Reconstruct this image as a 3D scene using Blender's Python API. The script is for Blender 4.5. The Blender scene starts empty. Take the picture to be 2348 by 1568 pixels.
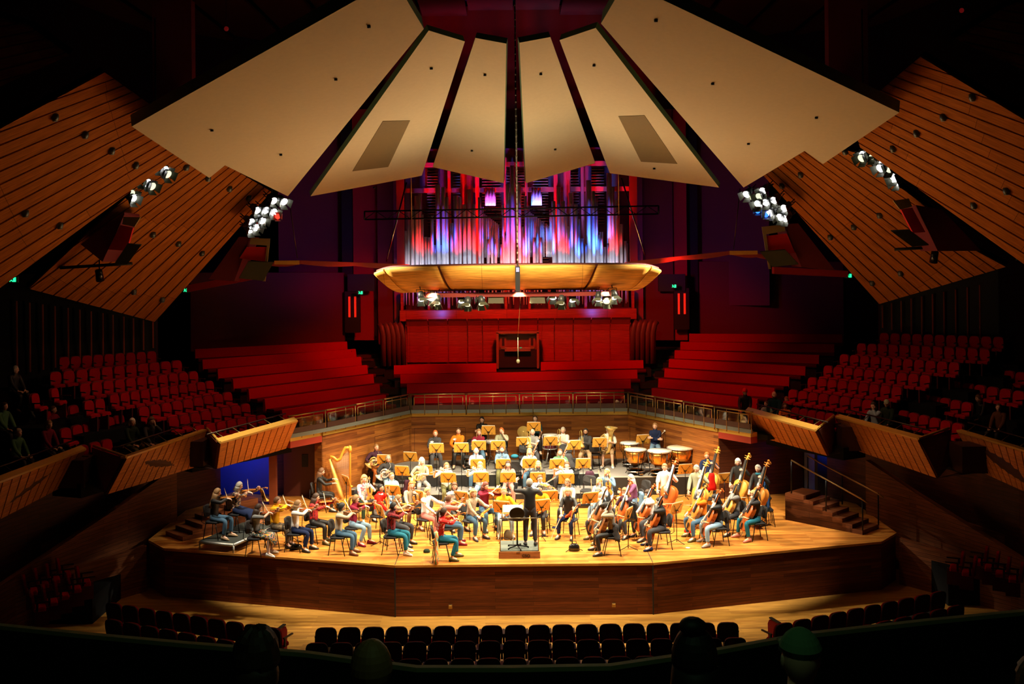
import bpy, bmesh, math, random
from mathutils import Vector, Matrix
random.seed(7)
SC = bpy.context.scene
COL = SC.collection
# ------------------------------------------------------------------ camera
F, CX, CY, TH, CAMX, CAMZ = 2400.0, 1167.0, 590.0, 0.0096, -0.30, 9.0
cam = bpy.data.cameras.new('camera')
cam.sensor_width = 36; cam.lens = 36*F/2348
cam.shift_x = (1174-CX)/2348; cam.shift_y = -(784-CY)/2348
cam.clip_end = 200
camo = bpy.data.objects.new('camera', cam); COL.objects.link(camo)
camo.matrix_world = Matrix.Translation((CAMX, 0, CAMZ)) @ Matrix.Rotation(math.pi/2, 4, 'X') @ Matrix.Rotation(-TH, 4, 'Z')
SC.camera = camo
SC.view_settings.view_transform = 'Standard'; SC.view_settings.look = 'None'
SC.view_settings.gamma = 1; SC.view_settings.use_curve_mapping = False
SC.view_settings.exposure = 0.0
CT, ST = math.cos(TH), math.sin(TH)
def ray(px, py):
    a = (px-CX)/F; b = (py-CY)/F
    return a*CT-b*ST, a*ST+b*CT
def at(px, py, Y):
    u, d = ray(px, py); return Vector((CAMX+u*Y, Y, CAMZ-d*Y))
def onz(px, py, z):
    u, d = ray(px, py); Y = (CAMZ-z)/d; return Vector((CAMX+u*Y, Y, z))
# ------------------------------------------------------------------ world + lights
w = bpy.data.worlds.new('world'); SC.world = w; w.use_nodes = True
w.node_tree.nodes['Background'].inputs[0].default_value = (1.0, 0.8, 0.6, 1)
w.node_tree.nodes['Background'].inputs[1].default_value = 0.0012
def spot(loc, tgt, power, color, deg, size=0.15, blend=0.25):
    l = bpy.data.lights.new('spot_lamp', 'SPOT'); l.energy = power; l.color = color
    l.spot_size = math.radians(deg); l.spot_blend = blend; l.shadow_soft_size = size
    o = bpy.data.objects.new('spot_lamp', l); COL.objects.link(o)
    o.location = loc; d = Vector(tgt)-Vector(loc)
    o.rotation_euler = d.to_track_quat('-Z', 'Y').to_euler(); return o
def area(loc, tgt, power, color, sx, sy):
    l = bpy.data.lights.new('added_uplight', 'AREA'); l.shape = 'RECTANGLE'; l.energy = power; l.color = color
    l.size = sx; l.size_y = sy
    o = bpy.data.objects.new('added_uplight', l); COL.objects.link(o)
    o.location = loc; d = Vector(tgt)-Vector(loc)
    o.rotation_euler = d.to_track_quat('-Z', 'Y').to_euler(); return o
WARM = (1.0, 0.80, 0.50); WHT = (1.0, 0.88, 0.68)
# the rig over the platform: two side clusters, the reflector lamps and an overhead main
for s in (-1, 1):
    spot((s*7.5, 32.0, 11.0), (s*-0.5, 31.0, 1.8), 7500, WHT, 46, .2, .35)
    spot((s*9.0, 25.0, 12.3), (s*0.5, 30.0, 1.8), 8000, WHT, 42, .2, .3)
    spot((s*7.6, 26.0, 12.0), (s*5.6, 29.6, 1.6), 5200, WHT, 36, .2, .3)
spot((0, 25.0, 14.2), (0, 30.3, 1.3), 12000, WARM, 62, .35, .3)
spot((0, 14.0, 14.0), (0, 31.0, 8.4), 900, (1.0, .72, .36), 30, .3, .4)  # added front lamp to brighten the hanging timber reflector
for x in (-2.6, 0, 2.6):
    spot((x, 30.6, 7.7), (x*1.2, 30.4, 1.5), 2400, WARM, 95, .2, .5)
    spot((x, 31.6, 7.9), (x*1.1, 35.8, 2.0), 1700, WARM, 80, .2, .5)
# added uplights that brighten the reflectors and timber soffits, no visible source
area((0, 30.5, 9.1), (0, 26.5, 15), 175, (1.0, .86, .55), 7, 1.2)
for s in (-1, 1):
    spot((s*5.0, 29.0, 7.0), (s*8.5, 27.0, 12.5), 150, (1.0, .72, .4), 120, .4, 1)
    spot((s*5.5, 30.5, 6.0), (s*11.0, 30.0, 9.0), 140, (1.0, .62, .32), 110, .4, 1)
# coloured wash on the organ
for i, x in enumerate([-3.7, -3.0, -2.3, -1.6, -0.9, -0.2, .5, 1.2, 1.9, 2.6, 3.3, 3.9]):
    c = [(1, .012, .012), (.03, .10, 1), (1, .02, .10)][i % 3] if x < .2 else [(.03, .12, 1), (.05, .20, 1), (1, .015, .02)][i % 3]
    spot((x, 41.5, 8.2), (x, 42.7, 10.3), 1500 if c[0] > .5 else 3200, c, 42, .08, .9)
    spot((x, 40.6, 8.0), (x, 42.7, 12.2), 800 if c[0] > .5 else 2400, (c[0], c[1]*.5, c[2]), 36, .08, .9)
for s in (-1, 1): spot((s*3.0, 41.0, 6.75), (s*3.2, 42.6, 7.6), 70, (.05, .15, 1), 120, .1, 1)
spot((0, 41.2, 8.3), (0, 43.2, 10.8), 700, (1, .02, .01), 100, .1, .9)
for x in (-4.1, -3.3, -2.4, -1.5, -.6, .3, 1.2, 2.1, 3.0, 3.9):
    spot((x, 41.75, 8.1), (x, 42.6, 8.9), 75, (.8, .85, 1), 75, .05, 1)
for x, c, p in ((-4.5, (1, .02, .01), 500), (0, (1, .03, .01), 700), (4.5, (1, .02, .01), 500)):
    spot((x*.6, 35.5, 9.3), (x*1.2, 41.5, 6.0), p*2.9, c, 60, .3, 1)
for s in (-1, 1):
    spot((s*5.0, 35.0, 9.2), (s*7.6, 36.5, 4.6), 420, (1, .05, .03), 85, .3, 1)
    spot((s*4.5, 38.5, 8.5), (s*8.8, 43.0, 10.5), 200, (.35, .05, 1), 90, .3, 1)
    spot((s*7.0, 29.0, 10.2), (s*11.0, 31.0, 4.6), 260, (1, .45, .25), 80, .3, 1)
spot((-9.2, 33.0, 3.0), (-9.2, 34.4, 2.6), 170, (.02, .05, 1), 130, .1, 1)
spot((9.6, 32.0, 3.0), (9.3, 33.6, 2.6), 30, (.02, .08, 1), 120, .1, 1)
spot((0, 3.2, 10.6), (0, 5.8, 6.6), 17, (.45, 1, .45), 150, .3, 1)  # added green lamp to brighten the parapet edge and foreground heads
# ------------------------------------------------------------------ materials
MATS = {}
def nt(m):
    m.use_nodes = True; t = m.node_tree; return t, t.nodes, t.links, t.nodes['Principled BSDF']
def mat(name, col, rough=.6, metal=0, emit=0, spec=.5):
    if name in MATS: return MATS[name]
    m = bpy.data.materials.new(name); t, N, L, b = nt(m)
    b.inputs['Base Color'].default_value = (*col, 1); b.inputs['Roughness'].default_value = rough
    if rough >= .9: spec = .05
    b.inputs['Metallic'].default_value = metal; b.inputs['Specular IOR Level'].default_value = spec
    if emit:
        b.inputs['Emission Color'].default_value = (*col, 1); b.inputs['Emission Strength'].default_value = emit
    else:
        n = N.new('ShaderNodeTexNoise'); n.inputs['Scale'].default_value = 9; n.inputs['Detail'].default_value = 3
        tc = N.new('ShaderNodeTexCoord'); L.new(tc.outputs['Object'], n.inputs['Vector'])
        mx = N.new('ShaderNodeMix'); mx.data_type = 'RGBA'; mx.blend_type = 'MULTIPLY'; mx.inputs[0].default_value = .12
        mx.inputs[6].default_value = (*col, 1); L.new(n.outputs['Fac'], mx.inputs[7]); L.new(mx.outputs[2], b.inputs['Base Color'])
        g = N.new('ShaderNodeBrightContrast'); 
        L.new(mx.outputs[2], g.inputs[0]); g.inputs[1].default_value = 0; L.new(g.outputs[0], b.inputs['Base Color'])
    MATS[name] = m; return m
def wood(name, c1, c2, bw=1.8, rh=.09, rough=.4, mort=.004, mc=(.02, .01, .005), spec=.25):
    m = bpy.data.materials.new(name); t, N, L, b = nt(m); b.inputs['Specular IOR Level'].default_value = spec
    uv = N.new('ShaderNodeUVMap'); br = N.new('ShaderNodeTexBrick')
    br.offset = .37; br.inputs['Scale'].default_value = 1; br.inputs['Brick Width'].default_value = bw
    br.inputs['Row Height'].default_value = rh; br.inputs['Mortar Size'].default_value = mort
    br.inputs['Color1'].default_value = (*c1, 1); br.inputs['Color2'].default_value = (*c2, 1); br.inputs['Mortar'].default_value = (*mc, 1)
    br.inputs['Bias'].default_value = 0; br.inputs['Mortar Smooth'].default_value = .1
    mp = N.new('ShaderNodeMapping'); mp.inputs['Scale'].default_value = (1.2, 22, 1)
    n = N.new('ShaderNodeTexNoise'); n.inputs['Scale'].default_value = 1.5; n.inputs['Detail'].default_value = 4
    L.new(uv.outputs[0], br.inputs['Vector']); L.new(uv.outputs[0], mp.inputs[0]); L.new(mp.outputs[0], n.inputs['Vector'])
    mx = N.new('ShaderNodeMix'); mx.data_type = 'RGBA'; mx.blend_type = 'MULTIPLY'; mx.inputs[0].default_value = .75
    rp = N.new('ShaderNodeMapRange'); rp.inputs[1].default_value = .3; rp.inputs[2].default_value = .7; rp.inputs[3].default_value = .45; rp.inputs[4].default_value = 1.25
    L.new(n.outputs['Fac'], rp.inputs[0]); L.new(br.outputs['Color'], mx.inputs[6]); L.new(rp.outputs[0], mx.inputs[7])
    L.new(mx.outputs[2], b.inputs['Base Color']); b.inputs['Roughness'].default_value = rough
    MATS[name] = m; return m
def patt(name, kind, cols, scale, rough=.9):
    """woven or printed cloth: plaid, stripes, floral"""
    m = bpy.data.materials.new(name); t, N, L, b = nt(m); b.inputs['Roughness'].default_value = rough
    tc = N.new('ShaderNodeTexCoord'); cr = N.new('ShaderNodeValToRGB'); cr.color_ramp.interpolation = 'CONSTANT'
    e = cr.color_ramp.elements
    while len(e) < len(cols): e.new(1)
    for i, c in enumerate(cols): e[i].position = i/len(cols); e[i].color = (*c, 1)
    if kind == 'floral':
        v = N.new('ShaderNodeTexVoronoi'); v.inputs['Scale'].default_value = scale; L.new(tc.outputs['Object'], v.inputs['Vector'])
        s = N.new('ShaderNodeSeparateColor'); L.new(v.outputs['Color'], s.inputs[0]); L.new(s.outputs[0], cr.inputs[0])
    elif kind == 'stripe':
        wv = N.new('ShaderNodeTexWave'); wv.bands_direction = 'Z'; wv.inputs['Scale'].default_value = scale
        L.new(tc.outputs['Object'], wv.inputs['Vector']); L.new(wv.outputs['Fac'], cr.inputs[0])
    else:
        ck = N.new('ShaderNodeTexChecker'); ck.inputs['Scale'].default_value = scale; L.new(tc.outputs['Object'], ck.inputs['Vector'])
        wv = N.new('ShaderNodeTexWave'); wv.bands_direction = 'X'; wv.inputs['Scale'].default_value = scale/3; L.new(tc.outputs['Object'], wv.inputs['Vector'])
        a = N.new('ShaderNodeMath'); a.operation = 'MULTIPLY_ADD'; L.new(ck.outputs['Fac'], a.inputs[0]); a.inputs[1].default_value = .5
        m2 = N.new('ShaderNodeMath'); m2.operation = 'MULTIPLY'; L.new(wv.outputs['Fac'], m2.inputs[0]); m2.inputs[1].default_value = .49
        L.new(m2.outputs[0], a.inputs[2]); L.new(a.outputs[0], cr.inputs[0])
    L.new(cr.outputs[0], b.inputs['Base Color']); MATS[name] = m; return m
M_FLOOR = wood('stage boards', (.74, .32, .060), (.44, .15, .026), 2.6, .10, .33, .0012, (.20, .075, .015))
M_HALL = wood('hall floor boards', (.54, .28, .055), (.36, .17, .035), 2.6, .12, .4, .001, (.16, .08, .02))
M_WALL = wood('back wall boards', (.42, .155, .03), (.19, .058, .014), 2.4, .10, .45, .0012, (.14, .045, .012))
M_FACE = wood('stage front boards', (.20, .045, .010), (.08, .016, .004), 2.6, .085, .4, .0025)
M_SLAT = wood('orange timber', (.62, .23, .05), (.55, .19, .04), 4, 1, .5)
M_SOFF = wood('soffit timber', (.50, .155, .022), (.42, .125, .017), 3, .6, .7, spec=.05)
M_REFL = wood('honey timber', (.72, .36, .06), (.62, .30, .05), 3, .8, .5)
M_CASE = wood('red timber', (.42, .05, .025), (.34, .035, .02), 2, .7, .45)
M_DKW = wood('dark timber', (.10, .028, .012), (.07, .018, .009), 2.4, .11, .5)
BLACK = mat('black', (.008, .008, .008), .6); BLKM = mat('black metal', (.02, .02, .02), .35, .8)
GREYC = mat('grey platform carpet', (.22, .21, .20), .9); DARK = mat('dark green carpet', (.025, .032, .02), .95)
GOLD = mat('brass strip', (.62, .42, .07), .35, .6); RAIL = mat('bronze rail', (.35, .22, .08), .35, .8)
CREAM = mat('cream plaster', (.60, .52, .33), .85); GREENE = mat('green grey edge', (.25, .42, .25), .7)
RED = mat('red upholstery', (.50, .008, .012), .85); REDB = mat('bench red upholstery', (.50, .008, .010), .95); RED_SHADE = mat('bench seat cloth', (.13, .003, .005), .95)  # bench seats get a darker red that stands for shade
DKRED = mat('dark red wall', (.16, .010, .014), .7); PURP = mat('plum wall', (.14, .022, .03), .75)
STEEL = mat('polished steel', (.75, .75, .75), .2, 1); PIPEM = mat('organ pipe metal', (.85, .86, .9), .34, .3)
BRASS = mat('lacquered brass', (.85, .60, .18), .25, .55); SILV = mat('silver plate', (.85, .85, .83), .22, .55)
PAPER = mat('paper', (.92, .9, .82), .8); DESK = mat('plywood desk', (.80, .38, .045), .5)
WHITE = mat('white skin', (.9, .9, .86), .5); COPPER = mat('copper', (.85, .36, .07), .25, .9)
BONE = mat('drum head', (.78, .72, .52), .5)
M_TROOM = mat('ceiling timber', (.04, .012, .0015), .95)
# ------------------------------------------------------------------ mesh builder
class MB:
    force = False
    def __init__(s): s.v = []; s.f = []; s.uv = []; s.m = []; s.sm = []
    def face(s, pts, m=0, sm=False, uv=None):
        i = len(s.v); s.v += [tuple(p) for p in pts]; s.f.append(tuple(range(i, i+len(pts))))
        s.uv.append(uv); s.m.append(m); s.sm.append(sm)
    def quad(s, a, b, c, d, m=0):
        a, b, c, d = map(Vector, (a, b, c, d)); e = (b-a); L = e.length or 1; e /= L
        def q(p): t = (p-a).dot(e); r = (p-a)-e*t; return (t+a.x*.37+a.y*.21, r.length)
        s.face((a, b, c, d), m, False, [q(a), q(b), q(c), q(d)])
    def hexa(s, p, m=0):          # 4 bottom, 4 top, both ccw from above
        for q in ((3, 2, 1, 0), (4, 5, 6, 7), (0, 1, 5, 4), (1, 2, 6, 5), (2, 3, 7, 6), (3, 0, 4, 7)):
            s.quad(*[p[k] for k in q], m=m)
        return s
    def box(s, c, d, rot=0, m=0, M=None):
        x, y, z = d[0]/2, d[1]/2, d[2]/2
        P = [Vector((a*x, b*y, e*z)) for e in (-1, 1) for a, b in ((-1, -1), (1, -1), (1, 1), (-1, 1))]
        R = M if M else Matrix.Rotation(rot, 3, 'Z')
        return s.hexa([R @ p+Vector(c) for p in P], m)
    def prism(s, poly, z0, z1, m=0, mt=None):   # poly ccw xy
        n = len(poly); mt = m if mt is None else mt
        s.face([(x, y, z1) for x, y in poly], mt, False, [(x, y) for x, y in poly])
        s.face([(x, y, z0) for x, y in reversed(poly)], m, False, [(x, y) for x, y in reversed(poly)])
        for i in range(n):
            a, b = poly[i], poly[(i+1) % n]
            s.quad((*a, z0), (*b, z0), (*b, z1), (*a, z1), m)
        return s
    def slab(s, pts, nrm, m=0):     # planar polygon pts extruded along nrm
        pts = [Vector(p) for p in pts]; nrm = Vector(nrm); n = len(pts)
        e = (pts[1]-pts[0]).normalized(); g = nrm.cross(e).normalized()
        U = lambda p: ((p-pts[0]).dot(e)+pts[0].x, (p-pts[0]).dot(g))
        s.face(pts, m, False, [U(p) for p in pts]); q = [p+nrm for p in pts]
        s.face(q[::-1], m, False, [U(p) for p in q[::-1]])
        for i in range(n): s.quad(pts[i], q[i], q[(i+1) % n], pts[(i+1) % n], m)
        return s
    def rings(s, R, m=0, cap=True, sm=True, close=True):   # list of rings of points
        b = len(s.v); n = len(R[0])
        for r in R: s.v += [tuple(p) for p in r]
        for i in range(len(R)-1):
            for j in range(n if close else n-1):
                k = (j+1) % n
                s.f.append((b+i*n+j, b+i*n+k, b+(i+1)*n+k, b+(i+1)*n+j)); s.uv.append(None); s.m.append(m); s.sm.append(sm)
        if cap:
            s.f.append(tuple(b+j for j in reversed(range(n)))); s.uv.append(None); s.m.append(m); s.sm.append(False)
            s.f.append(tuple(b+(len(R)-1)*n+j for j in range(n))); s.uv.append(None); s.m.append(m); s.sm.append(False)
        return s
    def tube(s, pts, r, n=8, m=0, flat=1.0, up=None):
        pts = [Vector(p) for p in pts]; rr = r if isinstance(r, (list, tuple)) else [r]*len(pts); R = []
        x = None
        for i, p in enumerate(pts):
            t = (pts[min(i+1, len(pts)-1)]-pts[max(i-1, 0)]).normalized()
            if x is None:
                u = Vector(up) if up else (Vector((0, 0, 1)) if abs(t.z) < .9 else Vector((0, 1, 0)))
                x = t.cross(u).normalized()
            x = (x-t*x.dot(t)).normalized(); y = t.cross(x)
            R.append([p+x*rr[i]*math.cos(2*math.pi*k/n)+y*rr[i]*flat*math.sin(2*math.pi*k/n) for k in range(n)])
        return s.rings(R, m)
    def lathe(s, prof, c=(0, 0, 0), n=16, m=0, M=None):
        c = Vector(c); M = M or Matrix.Identity(3)
        return s.rings([[M @ Vector((r*math.cos(2*math.pi*k/n), r*math.sin(2*math.pi*k/n), z))+c for k in range(n)] for r, z in prof], m)
    def ball(s, c, r, n=10, m=0, M=None):
        rx, ry, rz = r if isinstance(r, (tuple, list)) else (r, r, r); M = M or Matrix.Identity(3)
        R = []
        for i in range(1, n):
            a = math.pi*i/n
            R.append([M @ Vector((rx*math.sin(a)*math.cos(2*math.pi*k/n), ry*math.sin(a)*math.sin(2*math.pi*k/n), -rz*math.cos(a)))+Vector(c) for k in range(n)])
        return s.rings(R, m)
    def mesh(s, name, mats):
        me = bpy.data.meshes.new(name); me.from_pydata(s.v, [], s.f)
        for m in (mats if isinstance(mats, (list, tuple)) else [mats]): me.materials.append(m)
        me.polygons.foreach_set('material_index', s.m); me.polygons.foreach_set('use_smooth', s.sm)
        if any(s.uv) or s.force:
            l = me.uv_layers.new(name='UVMap'); k = 0; flat = []
            for f, u in zip(s.f, s.uv):
                for j in range(len(f)): flat += list(u[j]) if u else [s.v[f[j]][0], s.v[f[j]][2]]
            l.data.foreach_set('uv', flat)
        me.update(); return me
    def obj(s, name, mats, parent=None, **kw):
        o = bpy.data.objects.new(name, s.mesh(name, mats)); COL.objects.link(o)
        if parent: o.parent = parent
        for k, v in kw.items(): o[k] = v
        return o
def mk(name, me, parent=None, mw=None):
    o = bpy.data.objects.new(name, me); COL.objects.link(o)
    if parent: o.parent = parent
    if mw: o.matrix_local = mw
    return o
def tag(o, label, cat, group=None):
    o['label'] = label; o['category'] = cat
    if group: o['group'] = group
    return o
def thing(name, label, cat, loc=(0, 0, 0), rz=0, group=None):
    o = bpy.data.objects.new(name, None); COL.objects.link(o); o.location = loc; o.rotation_euler = (0, 0, rz)
    o.empty_display_size = .1
    return tag(o, label, cat, group)
KIDS = {}
def dup(root, parent=None):
    c = root.copy(); COL.objects.link(c)
    if parent: c.parent = parent
    for ch in root.children: dup(ch, c)
    return c
def struct(name, mb, m): return mb.obj(name, m, kind='structure')
ORD = ['first', 'second', 'third', 'fourth', 'fifth', 'sixth', 'seventh', 'eighth', 'ninth', 'tenth', 'eleventh', 'twelfth', 'thirteenth', 'fourteenth', 'fifteenth', 'sixteenth', 'seventeenth', 'eighteenth', 'nineteenth']
def clip(poly, a, b, sign):     # 2D half-plane clip by line a-b
    out = []; f = lambda p: sign*((b[0]-a[0])*(p[1]-a[1])-(b[1]-a[1])*(p[0]-a[0]))
    for i in range(len(poly)):
        p, q = poly[i], poly[(i+1) % len(poly)]; fp, fq = f(p), f(q)
        if fp >= 0: out.append(p)
        if fp*fq < 0:
            t = fp/(fp-fq); out.append((p[0]+(q[0]-p[0])*t, p[1]+(q[1]-p[1])*t))
    return out
# ================================================================== ROOM
def inst(name, spec, label, cat, mw, group=None, mats=None):
    """a thing made of shared part meshes: spec = [(part, mesh, [(subpart, mesh)...])]"""
    o = bpy.data.objects.new(name, None); COL.objects.link(o); o.matrix_world = mw; o.empty_display_size = .1
    tag(o, label, cat, group)
    for p in spec:
        c = mk(p[0], p[1], o)
        for q in (p[2] if len(p) > 2 else []): mk(q[0], q[1], c)
    return o
def TR(loc, rz=0, s=1): return Matrix.Translation(loc) @ Matrix.Rotation(rz, 4, 'Z') @ Matrix.Scale(s, 4)
# hall floor
b = MB(); b.face([(-22, 4, 0), (22, 4, 0), (22, 48, 0), (-22, 48, 0)], 0, False, [(-22, 4), (22, 4), (22, 48), (-22, 48)])
b.box((0, 26, -.15), (44, 44, .28)); struct('floor', b, M_HALL)
# platform (stage)
ST_Z = 1.3
plat = [(-3.24, 26.3), (3.24, 26.3), (9.6, 28.05), (10.3, 28.9), (10.3, 33), (8.9, 36), (4, 39), (-4, 39), (-8.9, 36), (-10.3, 33), (-10.3, 28.9), (-9.6, 28.05)]
b = MB(); n = len(plat)
b.face([(x, y, ST_Z) for x, y in plat], 0, False, [(x, y) for x, y in plat])
for i in range(n):
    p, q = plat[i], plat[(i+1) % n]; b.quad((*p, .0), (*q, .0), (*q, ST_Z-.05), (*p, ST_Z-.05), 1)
    P = Vector((*p, 0)); Q = Vector((*q, 0)); nn = (Q-P).cross(Vector((0, 0, 1))).normalized()*.03
    b.quad((p[0]+nn.x, p[1]+nn.y, ST_Z-.06), (q[0]+nn.x, q[1]+nn.y, ST_Z-.06), (q[0]+nn.x, q[1]+nn.y, ST_Z), (p[0]+nn.x, p[1]+nn.y, ST_Z), 0)
    b.quad((p[0]+nn.x, p[1]+nn.y, ST_Z), (q[0]+nn.x, q[1]+nn.y, ST_Z), (*q, ST_Z), (*p, ST_Z), 0)
for x in (-3.24, 3.24):       # panel joints in the front and across the boards
    b.box((x, 26.285, .62), (.03, .03, 1.24), m=2); b.box((x, 27.6, ST_Z+.001), (.018, 2.6, .004), m=2)
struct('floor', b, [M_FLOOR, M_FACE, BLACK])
for px, py in ((1031, 1401), (1411, 1399)):
    p = onz(px, py, .25); b = MB(); b.box((0, 0, 0), (.09, .03, .1)); b.box((0, -.02, .035), (.07, .02, .02), m=1)
    o = b.obj('floor_socket', [RAIL, STEEL]); o.location = (p.x, 26.27, p.z); tag(o, 'small socket box low on the platform front, %s one' % ('left' if px < 1200 else 'right'), 'socket')
# risers for winds and percussion
def riser(poly, z0, z1, label):
    b = MB(); b.prism(poly, z0, z1-.03, 1, 1)
    g = MB(); g.prism(poly, z1-.03, z1, 1, 0)
    o = b.obj('orchestra_riser', [GREYC, BLACK]); tag(o, label, 'riser')
    g.obj('deck', [GREYC, mat('pale riser edging', (.45, .45, .42), .6)], o)
riser([(-5.5, 34.1), (-3.6, 34.1), (-3.0, 33.3), (2.55, 33.3), (2.55, 34.34), (-3.3, 34.34), (-3.5, 35.0), (-5.9, 35.0)], 1.3, 1.5, 'low grey riser in front of the brass, carrying the horns and clarinets')
riser([(-5.85, 35.02), (-3.45, 35.02), (-3.25, 34.36), (2.57, 34.36), (2.57, 33.75), (5.6, 33.75), (5.6, 34.3), (3.7, 36.75), (-3.7, 36.75)], 1.3, 1.9, 'tall black sided riser against the timber back wall, carrying brass and timpani')
def ground(x, y):
    if y > 33.75 and 2.57 < x < 5.5: return 1.9
    if y > 34.36 and -3.3 < x <= 2.57: return 1.9
    if y > 35.02 and -5.8 < x <= -3.3: return 1.9
    if y > 33.3 and -3.0 < x < 2.56: return 1.5
    if y > 34.1 and -5.6 < x <= -3.0: return 1.5
    if -8.9 < x < -6.7 and 27.6 < y < 31.2: return 1.55
    return ST_Z
# timber walls round the platform
WP = [(-6.27, 33.1), (-3.8, 36.95), (3.85, 36.95), (6.27, 33.1)]
for nm, (p, q) in (('wall_back_left', WP[:2]), ('wall_back', WP[1:3]), ('wall_back_right', WP[2:])):
    b = MB(); P = Vector((*p, 0)); Q = Vector((*q, 0)); d = (Q-P).normalized(); nn = Vector((-d.y, d.x, 0))
    L = (Q-P).length
    def pp(t, z, o=0): v = P+d*t-nn*o; return (v.x, v.y, z)
    b.quad(pp(0, 1.2), pp(L, 1.2), pp(L, 3.42), pp(0, 3.42), 0); b.slab([pp(0, 1.2, -.02), pp(L, 1.2, -.02), pp(L, 3.4, -.02), pp(0, 3.4, -.02)], nn*.3, 0)
    for t0, t1, z1 in (((0.1, 1.9, 3.0),) if nm == 'wall_back' else ((L-2.0, L-.1, 3.0),) if nm == 'wall_back_left' else ((.1, 2.0, 3.0),)):
        for a, c, z, zz in ((t0, t1, z1, z1+.012), (t0, t0+.012, 1.9, z1), (t1, t1+.012, 1.9, z1)):
            b.hexa([pp(a, z, .006), pp(c, z, .006), pp(c, z, -.002), pp(a, z, -.002), pp(a, zz, .006), pp(c, zz, .006), pp(c, zz, -.002), pp(a, zz, -.002)], 1)
    struct(nm, b, [M_WALL, M_DKW])
    g = MB(); g.hexa([pp(0, 3.42, .05), pp(L, 3.42, .05), pp(L, 3.42, -.3), pp(0, 3.42, -.3), pp(0, 3.55, .05), pp(L, 3.55, .05), pp(L, 3.55, -.3), pp(0, 3.55, -.3)], 0)
    struct('trim_1', g, GOLD)
# side recesses beside the platform
def wall(nm, pts, z0, z1, m, th=.25):
    b = MB()
    for (p, q) in zip(pts[:-1], pts[1:]):
        P = Vector((*p, 0)); Q = Vector((*q, 0)); d = (Q-P).normalized(); nn = Vector((-d.y, d.x, 0))*th
        b.slab([(*p, z0), (*q, z0), (*q, z1), (*p, z1)], nn)
    return struct(nm, b, m)
wall('wall_left', [(-10.3, 34.9), (-8.0, 34.3)], 1.2, 3.5, mat('blue glow wall', (.10, .12, .16), .6))  # dark timber recoloured grey blue so the blue glow shows
wall('wall_left', [(-8.0, 34.3), (-6.27, 34.6)], 1.2, 3.5, wood('recess boards', (.13, .035, .015), (.09, .022, .01), 2, .3, .5))
wall('wall_left', [(-6.3, 34.6), (-6.3, 33.12)], 1.2, 3.42, M_DKW, .05)
wall('wall_right', [(6.3, 33.1), (9.2, 34.0)], 1.2, 3.5, M_DKW)
wall('wall_right', [(9.2, 33.9), (9.9, 33.5)], 1.2, 3.6, mat('blue glow wall', (.10, .12, .16), .6))  # same grey blue recolouring for the glow on this side
b = MB(); b.box((-7.8, 33.0, 2.35), (.22, .22, 2.2)); b.box((9.35, 32.6, 2.3), (.3, .3, 2.3), m=1); struct('trim_2', b, [mat('rust post', (.25, .055, .02), .5), BLACK])
b = MB(); b.box((-7.2, 34.1, 2.2), (1.0, .06, 1.9)); b.box((-7.0, 34.05, 2.45), (.2, .03, .4), m=1)
o = b.obj('door_1', [mat('door timber', (.11, .02, .01), .5), BLACK], kind='structure')
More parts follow.
